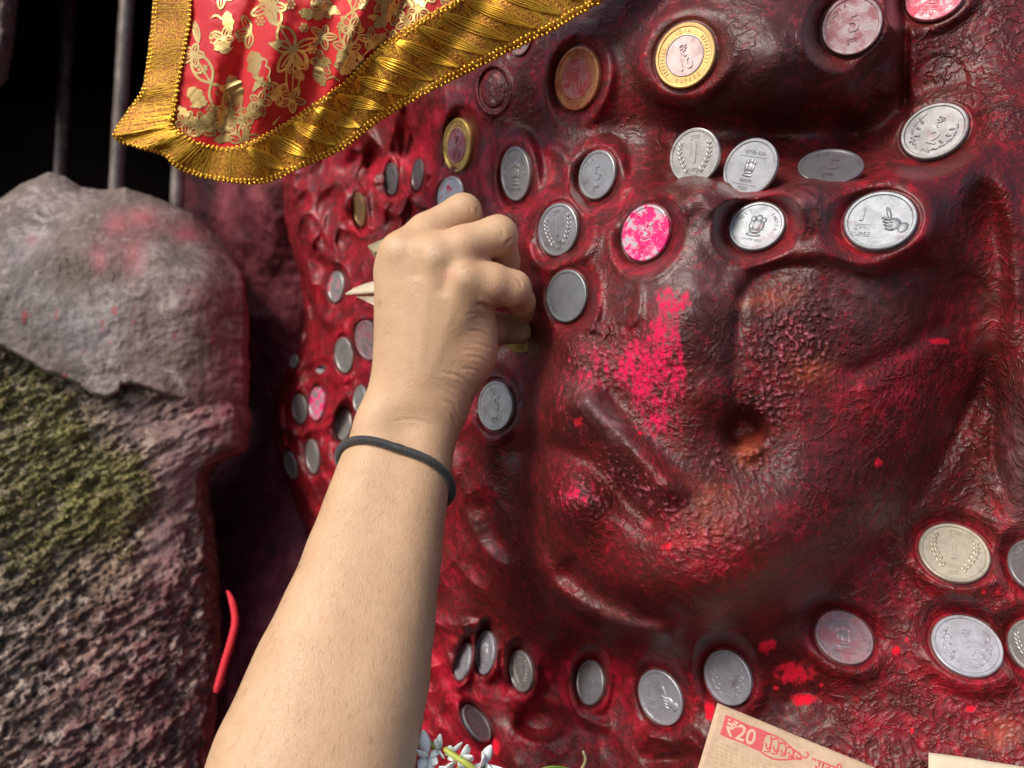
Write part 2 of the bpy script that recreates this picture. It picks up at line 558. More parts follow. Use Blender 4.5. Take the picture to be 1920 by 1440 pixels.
PITS = [(1394, 806, 37, 37, 0, 15), (1012, 1352, 48, 30, 8, 16), (650, 794, 19, 36, 0, 22), (664, 722, 17, 17, 0, 15), (700, 300, 16, 30, 0, 10)]
RINGS = [(1812, 566, 56, 62, 0.18), (925, 168, 34, 50, 1.6), (1765, 150, 62, 58, 0.35), (1840, 200, 60, 55, 0.3)]


def idol_shape(px, py):
    d = idol_macro(px, py)
    ly = np.interp(px, LIP[:, 0], LIP[:, 1])
    fade = smooth(1195, 1260, px) * (1 - smooth(1690, 1850, px))
    up = ly - py
    d = d + fade * 17 * smooth(-6, 9, up) * np.exp(-np.clip(up, 0, None) / 60)
    d = d - fade * 3.5 * np.exp(-((up + 16) / 16) ** 2)
    x0, x1, y0, y1 = px.min(), px.max(), py.min(), py.max()
    for pts, w, h in RIDGES:
        q = np.array(pts)
        m = (px > q[:, 0].min() - 3 * w) & (px < q[:, 0].max() + 3 * w) & (py > q[:, 1].min() - 3 * w) & (py < q[:, 1].max() + 3 * w)
        if m.any():
            t, par = line_dist(px[m], py[m], pts)
            d[m] -= h * np.exp(-(t / w) ** 2) * smooth(-0.02, 0.16, par) * (1 - smooth(0.84, 1.02, par))
    for cx, cy, rx, ry, rot, h in BLOBS:
        d = d - h * blob(px, py, cx, cy, rx, ry, rot)
    for cx, cy, rx, ry, rot, h in PITS:
        d = d + h * np.exp(-np.log(np.maximum(blob(px, py, cx, cy, rx, ry, rot), 1e-30)) ** 2)
    d = d - 8.5 * blob(px, py, 1405, 838, 21, 22, -15)
    for cx, cy, rx, ry, h in RINGS:
        r = np.hypot((px - cx) / rx, (py - cy) / ry)
        d = d - h * np.exp(-((r - 0.92) / 0.09) ** 2) + h * 0.9 * np.exp(-((r - 0.74) / 0.08) ** 2) - 0.5 * h * np.exp(-(r / 0.4) ** 2)
    return d


def coin_frame(c):
    px, py, a, b, phi, side = c[:6]
    d0 = float(idol_shape(np.array([[px]], float), np.array([[py]], float))[0, 0])
    if c[10].startswith('tuck'):
        d0 = float(idol_macro(px, py)) + float(c[10][4:] or 5)
    ray = np.array([(px - 960) / F, 1.0, (720 - py) / F])
    v = ray / np.linalg.norm(ray)
    xr = np.array([1.0, 0, 0]) - v * v[0]; xr /= np.linalg.norm(xr)
    zr = np.cross(xr, v)
    ph = math.radians(phi)
    e1 = math.cos(ph) * xr + math.sin(ph) * zr
    e2 = -math.sin(ph) * xr + math.cos(ph) * zr
    want = {'L': -xr, 'R': xr, 'U': zr, 'D': -zr}[side]
    if e2 @ want < 0:
        e2 = -e2
    co = min(b / a, 0.985)
    n = -v * co + e2 * math.sqrt(1 - co * co)
    R = a / F * d0
    up = zr - n * (zr @ n); up /= np.linalg.norm(up)
    rt = np.cross(up, n)
    ro = math.radians(c[8])
    bx = math.cos(ro) * rt + math.sin(ro) * up
    by = -math.sin(ro) * rt + math.cos(ro) * up
    return ray * d0, n, R, bx, by


FRAMES = [coin_frame(c) for c in COINS]


def idol_full(px, py):
    """depth of the idol with the hollows of the coins, and the 0..1 closeness to a coin"""
    px = np.asarray(px, float); py = np.asarray(py, float)
    d = idol_shape(px, py)
    near = np.zeros(px.shape)
    for c, (cen, n, R, bx, by) in zip(COINS, FRAMES):
        if c[10].startswith('tuck'):
            continue
        ext = c[2] * 2.4
        m = (np.abs(px - c[0]) < ext) & (np.abs(py - c[1]) < ext)
        if not m.any():
            continue
        x, y = px[m], py[m]
        ray = np.stack([(x - 960) / F, np.ones_like(x), (720 - y) / F], -1)
        den = ray @ n
        den = np.where(den > -0.12, -0.12, den)
        dp = (cen @ n) / den
        q = ray * dp[:, None] - cen
        r = np.linalg.norm(q, axis=1) / R
        w = 1 - smooth(1.04, 1.75, r)
        dd = d[m]
        floor = dp + 0.9
        dd = dd * (1 - w) + floor * w
        th_ = np.arctan2(q @ by, q @ bx)
        dd = dd - c[9] * (0.85 + 0.45 * np.sin(th_ * 2 + c[0]) + 0.25 * np.sin(th_ * 3 + c[1])) * np.exp(-((r - 1.48) / 0.27) ** 2)
        dd = dd + 1.0 * np.exp(-((r - 1.08) / 0.07) ** 2)
        d[m] = dd
        near[m] = np.maximum(near[m], 1 - smooth(1.0, 1.35, r))
    return d, near


OUT_Y = np.array([-240, 0, 200, 330, 360, 420, 470, 520, 600, 640, 680, 740, 790, 830, 880, 930, 990, 1060, 1200, 1440, 1700], float)
OUT_X = np.array([470, 490, 515, 527, 530, 536, 548, 562, 573, 562, 545, 517, 512, 518, 530, 548, 572, 590, 600, 600, 600], float)

ys = np.concatenate([np.linspace(-220, -30, 24)[:-1], np.arange(-30, 1472, 2.45), np.linspace(1474, 1680, 24)])
tx = np.concatenate([np.linspace(0, 1, 620)[:-1] * 0.734, np.linspace(0.734, 1, 70)])
xl = np.interp(ys, OUT_Y, OUT_X)
xl = xl + 3.0 * perlin(np.c_[ys / 22, 0 * ys, 0 * ys]) + 1.2 * perlin(np.c_[ys / 7, 0 * ys + 3, 0 * ys])
GX = xl[:, None] + tx[None] * (2480 - xl)[:, None]
GY = np.repeat(ys[:, None], len(tx), 1)
GD, NEAR = idol_full(GX, GY)
edge = np.clip((GX - xl[:, None]) / 30, 0, 1)
GD = GD + 46 * (1 - np.sqrt(np.clip(1 - (1 - edge) ** 2, 0, 1)))
P3 = at(GX, GY, GD) * 1000                       # millimetres

# how rough each stretch of the surface is
grain = (0.95 * blob(GX, GY, 1490, 640, 75, 95, 12) + 0.8 * blob(GX, GY, 1120, 660, 85, 60, 15) + 0.9 * blob(GX, GY, 1190, 900, 110, 34, 42)
         + 0.8 * blob(GX, GY, 1390, 860, 70, 34, 0) + 0.7 * blob(GX, GY, 1430, 760, 60, 40, 0) + 0.75 * blob(GX, GY, 1080, 930, 70, 60, 20)
         + 0.5 * blob(GX, GY, 1330, 1000, 140, 80, 0) + 0.5 * blob(GX, GY, 1250, 740, 60, 90, 0) + 0.5 * blob(GX, GY, 1060, 770, 40, 60))
grain = np.clip(grain, 0, 1) * (1 - NEAR)
crinkle = np.clip(smooth(1480, 1640, GX) * smooth(900, 1020, GY) + 0.8 * smooth(1690, 1730, GX) * (1 - smooth(220, 300, GY)) + 0.5 * smooth(1540, 1660, GX) * smooth(560, 700, GY)
                  + 0.45, 0, 1) * (1 - NEAR)
flank = (1 - smooth(760, 1010, GX)) * (1 - NEAR)
low = smooth(1180, 1260, GY) * (1 - smooth(1150, 1420, GX)) * (1 - NEAR)
n1 = fbm(P3 / 34.0, 3)
n2 = fbm(P3 / 13.0 + 5, 3)
n3 = fbm(P3 / 5.0 + 9, 3, ridged=True)
n4 = perlin(P3 / 1.9 + 31)
n5 = perlin(P3 / 1.05 + 53)
warp = np.stack([perlin(P3 / 9.0 + 40), perlin(P3 / 9.0 + 60), perlin(P3 / 9.0 + 80)], -1)
n6 = 1 - np.abs(perlin(P3 / 4.2 + 1.6 * warp)) * 2.6
lump = fbm(P3 / 40.0 + 12, 2, 0.35, ridged=True)
calm = 1 - 0.93 * NEAR
disp = calm * (1.3 * n1 + 0.55 * n2 + 0.10 * n3) + 0.45 * crinkle * np.clip(n6, 0, 1) ** 2 * smooth(-0.25, 0.45, fbm(P3 / 26 + 66, 2))
tip = grain * np.clip(1.3 * np.clip(n4 - 0.02, 0, 1) + 0.5 * np.clip(n5, 0, 1), 0, 1)
disp += 1.9 * tip
disp += (flank * 15.0 + low * 4.5) * (lump - 0.35)
GD2 = GD - disp
P3 = at(GX, GY, GD2) * 1000

# colour of the vermilion crust
tint = fbm(P3 / 17.0 + 21, 4)
tint2 = fbm(P3 / 5.5 + 2.2 * warp + 70, 4)
red = 0.31 + 0.38 * tint + 0.32 * tint2
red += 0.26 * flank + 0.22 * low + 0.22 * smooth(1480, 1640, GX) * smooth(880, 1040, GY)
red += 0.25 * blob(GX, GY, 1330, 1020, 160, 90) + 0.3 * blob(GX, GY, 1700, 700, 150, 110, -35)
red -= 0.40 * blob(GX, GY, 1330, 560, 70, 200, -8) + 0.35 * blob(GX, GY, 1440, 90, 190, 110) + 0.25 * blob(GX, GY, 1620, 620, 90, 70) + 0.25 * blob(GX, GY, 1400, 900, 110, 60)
rim = np.zeros(GX.shape)
for c in COINS:
    if not c[10].startswith('tuck'):
        q = np.hypot((GX - c[0]), (GY - c[1])) / c[2]
        rim = np.maximum(rim, np.exp(-((q - 1.3) / 0.28) ** 2) * min(1, c[9] / 2))
red += 0.30 * rim
pink = (1.0 * blob(GX, GY, 1225, 700, 34, 75, 0) + 1.0 * blob(GX, GY, 1265, 560, 42, 24, 0) + 0.9 * blob(GX, GY, 1240, 620, 30, 60) + 0.9 * blob(GX, GY, 1275, 690, 16, 70)
        + 0.75 * blob(GX, GY, 1195, 690, 30, 60) + 0.62 * blob(GX, GY, 1240, 800, 60, 50) + 0.8 * blob(GX, GY, 1075, 930, 60, 50) + 0.68 * blob(GX, GY, 1110, 690, 85, 60)
        + 0.5 * blob(GX, GY, 1040, 790, 30, 60) + 0.45 * blob(GX, GY, 1200, 900, 70, 40, 40) + 0.4 * blob(GX, GY, 1300, 1040, 130, 70) + 0.35 * blob(GX, GY, 600, 700, 90, 250))
pn = fbm(P3 * np.array([1, 1, 0.45], np.float32) / 2.6 + 91, 4, 0.66)
pn2 = fbm(P3 / 8.0 + 95, 3)
pink = smooth(0.30, 0.80, pink * (0.62 + 1.15 * pn + 0.5 * pn2))
spots = np.zeros(GX.shape)
for cx, cy, rx, ry in ((1438, 1212, 15, 14), (1490, 1262, 34, 19), (1505, 1312, 22, 11), (1470, 1250, 6, 5), (1680, 1219, 7, 8), (1085, 792, 8, 10), (1200, 812, 3, 4),
                       (1455, 1290, 5, 4), (1330, 1330, 9, 20), (1820, 1330, 8, 6), (1648, 868, 7, 8), (1762, 640, 18, 6), (1845, 1110, 4, 4), (1870, 1111, 3, 3), (1250, 1024, 8, 8),
                       (1700, 1200, 3, 3), (1540, 1285, 4, 4), (1710, 1370, 3, 4), (930, 1400, 7, 14)):
    spots = np.maximum(spots, smooth(0.22, 0.62, blob(GX, GY, cx, cy, rx * 1.15, ry * 1.15) * (0.85 + 1.3 * pn)))
orange = np.clip(0.95 * blob(GX, GY, 1402, 838, 22, 30, -10) + 0.55 * blob(GX, GY, 1440, 560, 60, 16, -8) + 0.5 * blob(GX, GY, 1520, 690, 40, 30) + 0.35 * blob(GX, GY, 1330, 950, 60, 70)
                 + 0.5 * blob(GX, GY, 1880, 1380, 40, 30), 0, 1) * (0.6 + 0.8 * pn2)
grey = np.clip(1.0 * blob(GX, GY, 1125, 775, 66, 20, 44) + 0.8 * blob(GX, GY, 1905, 870, 30, 110) + 0.5 * blob(GX, GY, 1270, 530, 90, 40) + 0.45 * blob(GX, GY, 1600, 560, 90, 40)
               + 0.5 * blob(GX, GY, 1320, 400, 40, 40) + 0.5 * blob(GX, GY, 1510, 390, 40, 40) + 0.4 * blob(GX, GY, 1180, 1170, 80, 18, 22) + 0.25 * blob(GX, GY, 1440, 90, 120, 80), 0, 1)
grey *= 0.55 + 0.9 * fbm(P3 / 6 + 33, 3)  # worn grey film; sheen on ridges and lumps is painted in too

# wrap the left rim round to the back, and close the other sides with a skirt
wrapn = 10
V = at(GX, GY, GD2)
back = []
for k in range(wrapn):
    t = (k + 1) / wrapn
    back.append(at(GX[:, 0] + 5 * t + 60 * t * t, GY[:, 0], GD2[:, 0] + 150 * t))
V = np.concatenate([np.stack(back[::-1], 1), V], 1)
nr, nc = V.shape[:2]
pad = lambda a: np.concatenate([np.repeat(a[:, :1], wrapn, 1), a], 1)
me = mesh_from('stone_idol', V.reshape(-1, 3), grid_faces(nr, nc))
for nm, a in (('red', red), ('pink', np.maximum(pink, 0)), ('spots', spots), ('orange', orange), ('grey', grey), ('grain', grain), ('crinkle', crinkle), ('tip', tip)):
    attr(me, nm, np.clip(pad(a), 0, 1))

# the crust: wax-like dark vermilion, powder where fresh pigment was dabbed on
m_idol, nt, bs = material('vermilion_crust')
co = coords(nt, 1.0)
nz1 = noise(nt, co, 260, 6, 0.62, 0.6)
nz2 = noise(nt, co, 90, 5, 0.6, 1.2)
nz3 = noise(nt, co, 900, 3, 0.6)
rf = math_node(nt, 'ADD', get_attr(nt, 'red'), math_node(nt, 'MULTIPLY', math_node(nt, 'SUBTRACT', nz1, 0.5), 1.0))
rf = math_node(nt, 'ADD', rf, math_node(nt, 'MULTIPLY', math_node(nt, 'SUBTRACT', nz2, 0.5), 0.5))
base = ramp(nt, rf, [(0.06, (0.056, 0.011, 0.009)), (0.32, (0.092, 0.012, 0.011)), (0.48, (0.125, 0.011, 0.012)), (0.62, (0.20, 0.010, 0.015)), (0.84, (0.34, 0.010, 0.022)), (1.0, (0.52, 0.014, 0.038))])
# thin dragged strokes of brighter pigment and darker oily ones
sw = N(nt, 'ShaderNodeTexNoise'); sw.inputs['Scale'].default_value = 40; sw.inputs['Detail'].default_value = 2; L(nt, co, sw.inputs['Vector'])
sv = N(nt, 'ShaderNodeVectorMath', operation='MULTIPLY_ADD'); L(nt, sw.outputs['Color'], sv.inputs[0]); sv.inputs[1].default_value = (0.035, 0.035, 0.035); L(nt, co, sv.inputs[2])
sa = noise(nt, sv.outputs[0], 150, 4, 0.6); sb = noise(nt, sv.outputs[0], 230, 3, 0.55, 0.8)
st1 = ramp(nt, math_node(nt, 'ABSOLUTE', math_node(nt, 'SUBTRACT', sa, 0.5)), [(0.0, 1.0), (0.028, 0.0)])
st2 = ramp(nt, math_node(nt, 'ABSOLUTE', math_node(nt, 'SUBTRACT', sb, 0.52)), [(0.0, 1.0), (0.030, 0.0)])
gate = ramp(nt, nz2, [(0.46, 0.0), (0.62, 0.6)])
base = mix(nt, math_node(nt, 'MULTIPLY', st1, gate), base, (0.46, 0.012, 0.034))
base = mix(nt, math_node(nt, 'MULTIPLY', st2, 0.4), base, (0.030, 0.007, 0.008))
gf = math_node(nt, 'MULTIPLY', get_attr(nt, 'grey'), ramp(nt, nz2, [(0.30, 0.25), (0.6, 1.0)]))
base = mix(nt, gf, base, (0.30, 0.19, 0.20))  # grey film with the painted sheen
of = math_node(nt, 'MULTIPLY', get_attr(nt, 'orange'), ramp(nt, nz1, [(0.30, 0.3), (0.6, 1.0)]))
base = mix(nt, of, base, (0.62, 0.13, 0.05))
nzp = noise(nt, co, 480, 7, 0.72)
pf = math_node(nt, 'MULTIPLY', get_attr(nt, 'pink'), ramp(nt, nzp, [(0.36, 0.12), (0.56, 1.0)]))
base = mix(nt, pf, base, (0.80, 0.003, 0.085))
sf = math_node(nt, 'MULTIPLY', get_attr(nt, 'spots'), ramp(nt, nzp, [(0.30, 0.25), (0.48, 1.0)]))
base = mix(nt, sf, base, (0.85, 0.003, 0.028))
gd = math_node(nt, 'MULTIPLY', ramp(nt, get_attr(nt, 'tip'), [(0.18, 0.0), (0.55, 1.0)]), ramp(nt, nz2, [(0.36, 0.15), (0.62, 1.0)]))
base = mix(nt, math_node(nt, 'MULTIPLY', gd, 0.7), base, (0.60, 0.14, 0.20))
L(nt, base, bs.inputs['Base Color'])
powder = math_node(nt, 'MAXIMUM', pf, sf)
rough = math_node(nt, 'ADD', math_node(nt, 'MULTIPLY', nz2, 0.40), 0.20)
rough = math_node(nt, 'ADD', rough, math_node(nt, 'MULTIPLY', powder, 0.6), True)
L(nt, rough, bs.inputs['Roughness'])
bs.inputs['Specular IOR Level'].default_value = 0.42
# fine relief: brushed-on film, scratches and little folds
w1 = N(nt, 'ShaderNodeTexNoise'); w1.inputs['Scale'].default_value = 60; w1.inputs['Detail'].default_value = 3
L(nt, co, w1.inputs['Vector'])
wv = N(nt, 'ShaderNodeVectorMath', operation='MULTIPLY_ADD')
L(nt, w1.outputs['Color'], wv.inputs[0]); wv.inputs[1].default_value = (0.02, 0.02, 0.02); L(nt, co, wv.inputs[2])
fold = N(nt, 'ShaderNodeTexNoise'); fold.inputs['Scale'].default_value = 130; fold.inputs['Detail'].default_value = 3; fold.inputs['Roughness'].default_value = 0.5
L(nt, wv.outputs[0], fold.inputs['Vector'])
foldr = ramp(nt, math_node(nt, 'ABSOLUTE', math_node(nt, 'SUBTRACT', fold.outputs[0], 0.5)), [(0.0, 1.0), (0.045, 0.35), (0.16, 0.0)])
foldr = math_node(nt, 'MULTIPLY', foldr, math_node(nt, 'ADD', math_node(nt, 'MULTIPLY', get_attr(nt, 'crinkle'), 0.8), 0.12))
foldr = math_node(nt, 'MULTIPLY', foldr, math_node(nt, 'MAXIMUM', ramp(nt, noise(nt, co, 45, 3, 0.5), [(0.40, 0.1), (0.62, 1.0)]), ramp(nt, get_attr(nt, 'crinkle'), [(0.6, 0.0), (0.95, 0.9)])))
hgt = math_node(nt, 'ADD', foldr, math_node(nt, 'MULTIPLY', nz1, 0.42))
hgt = math_node(nt, 'ADD', hgt, math_node(nt, 'MULTIPLY', nz3, 0.12))
hgt = math_node(nt, 'ADD', hgt, math_node(nt, 'MULTIPLY', math_node(nt, 'MULTIPLY', nz3, get_attr(nt, 'grain')), 1.6))
L(nt, bump(nt, hgt, 0.7, 0.0010), bs.inputs['Normal'])
idol = obj('stone_idol', me, m_idol)
tag(idol, 'large carved stone face under a dark glossy crust of red vermilion, studded with coins', 'idol')

# ------------------------------------------------------------------ coins
def metal(name, col, rough, stain=None, amount=0.0, tint=None, soft=0.16, metallic=0.72):
    rough = rough + 0.08
    m, nt, bs = material(name)
    oi = N(nt, 'ShaderNodeObjectInfo')
    tc = N(nt, 'ShaderNodeTexCoord')
    vm = N(nt, 'ShaderNodeVectorMath', operation='MULTIPLY_ADD')
    cb = N(nt, 'ShaderNodeCombineXYZ')
    for k in range(3): L(nt, oi.outputs['Random'], cb.inputs[k])
    L(nt, cb.outputs[0], vm.inputs[0]); vm.inputs[1].default_value = (40, 40, 40); L(nt, tc.outputs['Object'], vm.inputs[2])
    a = noise(nt, vm.outputs[0], 2.2, 5, 0.6, 0.4); b = noise(nt, vm.outputs[0], 14, 4, 0.65)
    c0 = mix(nt, ramp(nt, a, [(0.35, 0.0), (0.7, 0.75)]), col, tuple(x * 0.62 for x in (tint or col)))
    c0 = mix(nt, ramp(nt, b, [(0.55, 0.0), (0.75, 0.35)]), c0, tuple(x * 0.35 for x in col))
    met = metallic
    gm = ramp(nt, noise(nt, vm.outputs[0], 1.3, 4, 0.7), [(0.55, 0.0), (0.75, 0.55)])
    c0 = mix(nt, gm, c0, (0.16, 0.05, 0.055))
    if stain:
        sfac = ramp(nt, math_node(nt, 'ADD', math_node(nt, 'MULTIPLY', a, 0.75), math_node(nt, 'MULTIPLY', b, 0.25)), [(0.5 - amount, 1.0), (0.5 - amount + soft, 0.0)])
        c0 = mix(nt, sfac, c0, stain)
        L(nt, math_node(nt, 'SUBTRACT', metallic, math_node(nt, 'MULTIPLY', sfac, 0.9), True), bs.inputs['Metallic'])
        L(nt, math_node(nt, 'ADD', rough, math_node(nt, 'MULTIPLY', sfac, 0.35), True), bs.inputs['Roughness'])
    else:
        bs.inputs['Metallic'].default_value = met
        L(nt, math_node(nt, 'ADD', rough - 0.08, math_node(nt, 'MULTIPLY', a, 0.18)), bs.inputs['Roughness'])
    L(nt, c0, bs.inputs['Base Color'])
    L(nt, bump(nt, b, 0.25, 0.00025), bs.inputs['Normal'])
    return m


METALS = {
    'bright': metal('bright_steel', (0.27, 0.29, 0.31), 0.42),
    'steel': metal('coin_steel', (0.40, 0.41, 0.42), 0.36),
    'dim': metal('dim_steel', (0.20, 0.195, 0.205), 0.38),
    'dull': metal('dull_steel', (0.54, 0.54, 0.58), 0.42),
    'nickel': metal('worn_nickel', (0.52, 0.51, 0.48), 0.34),
    'pale': metal('yellow_nickel', (0.58, 0.52, 0.40), 0.40),
    'dark': metal('dark_nickel', (0.30, 0.28, 0.29), 0.30),
    'brown': metal('brown_bronze', (0.42, 0.28, 0.13), 0.36),
    'mauve': metal('mauve_film', (0.50, 0.41, 0.42), 0.38, (0.34, 0.13, 0.15), 0.08),
    'pink': metal('pink_film', (0.72, 0.40, 0.42), 0.38, (0.70, 0.10, 0.16), 0.06),
    'magenta': metal('magenta_smear', (0.72, 0.70, 0.74), 0.32, (0.72, 0.01, 0.16), 0.03, soft=0.10),
    'spot': metal('pink_dotted_steel', (0.58, 0.58, 0.58), 0.32, (0.80, 0.003, 0.08), 0.10, soft=0.05),
    'gold': metal('gold_ring', (0.80, 0.52, 0.20), 0.34), 'gold_c': metal('pale_centre', (0.66, 0.52, 0.50), 0.42),
    'copper': metal('copper_ring', (0.84, 0.42, 0.18), 0.36, (0.40, 0.08, 0.04), 0.10), 'copper_c': metal('red_centre', (0.80, 0.44, 0.40), 0.42, (0.55, 0.08, 0.08), 0.06),
    'brass': metal('brass_ring', (0.72, 0.50, 0.16), 0.38), 'brass_c': metal('purple_centre', (0.46, 0.34, 0.36), 0.44, (0.26, 0.08, 0.12), 0.02),
}


def lathe(profile, seg=56):
    pr = np.array(profile, float)
    a = np.linspace(0, 2 * np.pi, seg, endpoint=False)
    v = np.concatenate([np.stack([r * np.cos(a), r * np.sin(a), np.full(seg, z)], 1) for r, z in pr])
    f = []
    for k in range(len(pr) - 1):
        for j in range(seg):
            m = (j + 1) % seg
            f.append((k * seg + j, (k + 1) * seg + j, (k + 1) * seg + m, k * seg + m))
    f.append(tuple(range(seg))); f.append(tuple((len(pr) - 1) * seg + j for j in range(seg - 1, -1, -1)))
    return v, f


COIN_PROFILE = [(0.30, 0.0), (0.87, 0.0), (0.895, 0.030), (0.965, 0.034), (0.998, 0.012), (1.0, -0.115), (0.975, -0.14), (0.3, -0.14)]
me_blank = mesh_from('coin', *lathe(COIN_PROFILE), True, 35)
me_centre = mesh_from('centre', *lathe([(0.2, 0.012), (0.60, 0.012), (0.625, 0.030), (0.645, 0.022), (0.65, -0.02), (0.3, -0.02)]), True, 35)


def lion_relief(mb, s=1.0, y0=0.0):
    for cx, cy, rx, ry in ((0, -0.34, 0.26, 0.07), (0, -0.22, 0.20, 0.06), (0, 0.02, 0.17, 0.22), (-0.16, 0.0, 0.09, 0.20), (0.16, 0.0, 0.09, 0.20),
                           (0, 0.27, 0.12, 0.13), (-0.17, 0.22, 0.09, 0.11), (0.17, 0.22, 0.09, 0.11), (0, 0.20, 0.05, 0.05)):
        mb.dome(cx * s, cy * s + y0, rx * s, ry * s, 0, 0.05)
    return mb


def wheat_relief(mb):
    for sgn in (-1, 1):
        for k in range(7):
            t = k / 6
            x, y = sgn * (0.30 + 0.30 * math.sin(t * 2.0)), -0.52 + 0.95 * t
            mb.dome(x + sgn * 0.05, y, 0.045, 0.11, -sgn * 35, 0.045)
            mb.dome(x - sgn * 0.05, y + 0.04, 0.045, 0.10, sgn * 20, 0.045)
        mb.stroke([(sgn * 0.06, -0.66), (sgn * 0.34, -0.40), (sgn * 0.58, 0.1), (sgn * 0.45, 0.5)], 0.016, 0.03)
    return mb


def design_parts(name):
    out = []
    if name == 'ten':
        mb = MB(); put_text(mb, '₹', 0, 0.16, 0.50, 0, 0.035, 0.012); put_text(mb, '10', 0.02, -0.25, 0.52, 0, 0.035, 0.012, bold=0.01)
        out.append(('numeral', mb, 'c'))
        mb = MB()
        for k in range(10):
            a = math.radians(62 + k * 6.2 * 0 + k * 0)
        arc_text(mb, 'INDIA', 0.765, 112, 11, 0.17)
        arc_text(mb, 'RUPEES', 0.765, 240, -11, 0.17, True)
        for k in range(9):
            a = 20 - k * 0 + 0
        for a in list(range(-34, 36, 8)) + list(range(146, 216, 8)):
            mb.dome(0.765 * math.cos(math.radians(a)), 0.765 * math.sin(math.radians(a)), 0.085, 0.020, a, 0.028)
        out.append(('lettering', mb, 'r'))
    elif name == 'five':
        mb = MB(); put_text(mb, '5', 0.06, 0.08, 0.86, 0, 0.045, bold=0.012); out.append(('numeral', mb, 'r'))
        mb = MB(); arc_text(mb, 'INDIA', 0.72, 158, 13, 0.19); put_text(mb, 'रुपये', -0.02, -0.52, 0.22, 0, 0.035)
        out.append(('lettering', mb, 'r'))
    elif name == 'emblem':
        mb = lion_relief(MB(), 0.80, 0.0); out.append(('emblem', mb, 'r'))
        mb = MB(); put_text(mb, 'सत्यमेव', 0.0, -0.45, 0.16, 0, 0.03); put_text(mb, 'भारत', -0.20, 0.52, 0.21, 0, 0.035); put_text(mb, 'INDIA', 0.24, 0.52, 0.18, 0, 0.035)
        put_text(mb, '1997', 0, -0.70, 0.19, 0, 0.035); mb.stroke([(-0.5, 0.38), (0.5, 0.38)], 0.014); mb.stroke([(-0.45, -0.57), (0.45, -0.57)], 0.014)
        out.append(('lettering', mb, 'r'))
    elif name == 'lion':
        mb = lion_relief(MB(), 1.15, 0.02); out.append(('emblem', mb, 'r'))
        mb = MB(); arc_text(mb, ['भा', 'र', 'त'], 0.70, 158, 16, 0.24); arc_text(mb, 'INDIA', 0.70, 52, 13, 0.19)
        put_text(mb, 'सत्यमेव जयते', 0, -0.58, 0.15, 0, 0.03); out.append(('lettering', mb, 'r'))
    elif name == 'wheat':
        mb = MB(); put_text(mb, '1', 0, 0.10, 0.95, 0, 0.045, bold=0.015); out.append(('numeral', mb, 'r'))
        out.append(('wheat_ears', wheat_relief(MB()), 'r'))
        mb = MB(); put_text(mb, 'रुपया', 0, 0.66, 0.20, 0, 0.03); put_text(mb, 'RUPEE', 0, -0.48, 0.17, 0, 0.03); put_text(mb, '1989', 0, -0.70, 0.17, 0, 0.03)
        out.append(('lettering', mb, 'r'))
    elif name == 'two':
        mb = MB(); put_text(mb, '₹', 0.0, 0.32, 0.50, 0, 0.045); put_text(mb, '2', 0.12, -0.20, 0.66, 0, 0.045, bold=0.012); out.append(('numeral', mb, 'r'))
        mb = MB()
        for sgn in (-1, 1):
            mb.stroke([(sgn * 0.18, -0.70), (sgn * 0.50, -0.45), (sgn * 0.66, 0.0), (sgn * 0.52, 0.50)], 0.016)
            for x, y, r in ((0.50, -0.42, 30), (0.62, -0.20, 60), (0.66, 0.05, 95), (0.60, 0.32, 120), (0.40, -0.30, -20), (0.50, -0.05, 10), (0.50, 0.18, 30), (0.34, -0.58, 10)):
                mb.dome(sgn * x, y, 0.10, 0.040, sgn * r, 0.045)
        mb.dome(-0.45, -0.50, 0.12, 0.05, 40, 0.045); put_text(mb, '2012', 0.1, -0.68, 0.15, 0, 0.03)
        out.append(('sprigs', mb, 'r'))
    elif name == 'thumb':
        mb = MB(); put_text(mb, '1', -0.52, 0.18, 0.62, 0, 0.05, bold=0.03); out.append(('numeral', mb, 'r'))
        mb = MB(); put_text(mb, 'रुपया', -0.46, -0.27, 0.24, 0, 0.035); put_text(mb, 'RUPEE', -0.46, -0.50, 0.20, 0, 0.035); out.append(('lettering', mb, 'r'))
        mb = MB()
        mb.dome(0.38, -0.10, 0.24, 0.22, 10, 0.055); mb.dome(0.20, 0.26, 0.07, 0.24, 22, 0.060)
        for k in range(4):
            mb.dome(0.20 + 0.035 * k, 0.06 - 0.115 * k, 0.19 - 0.015 * k, 0.055, -8, 0.085)
        mb.dome(0.66, -0.20, 0.15, 0.20, -20, 0.045)
        out.append(('hand_sign', mb, 'r'))
    return out


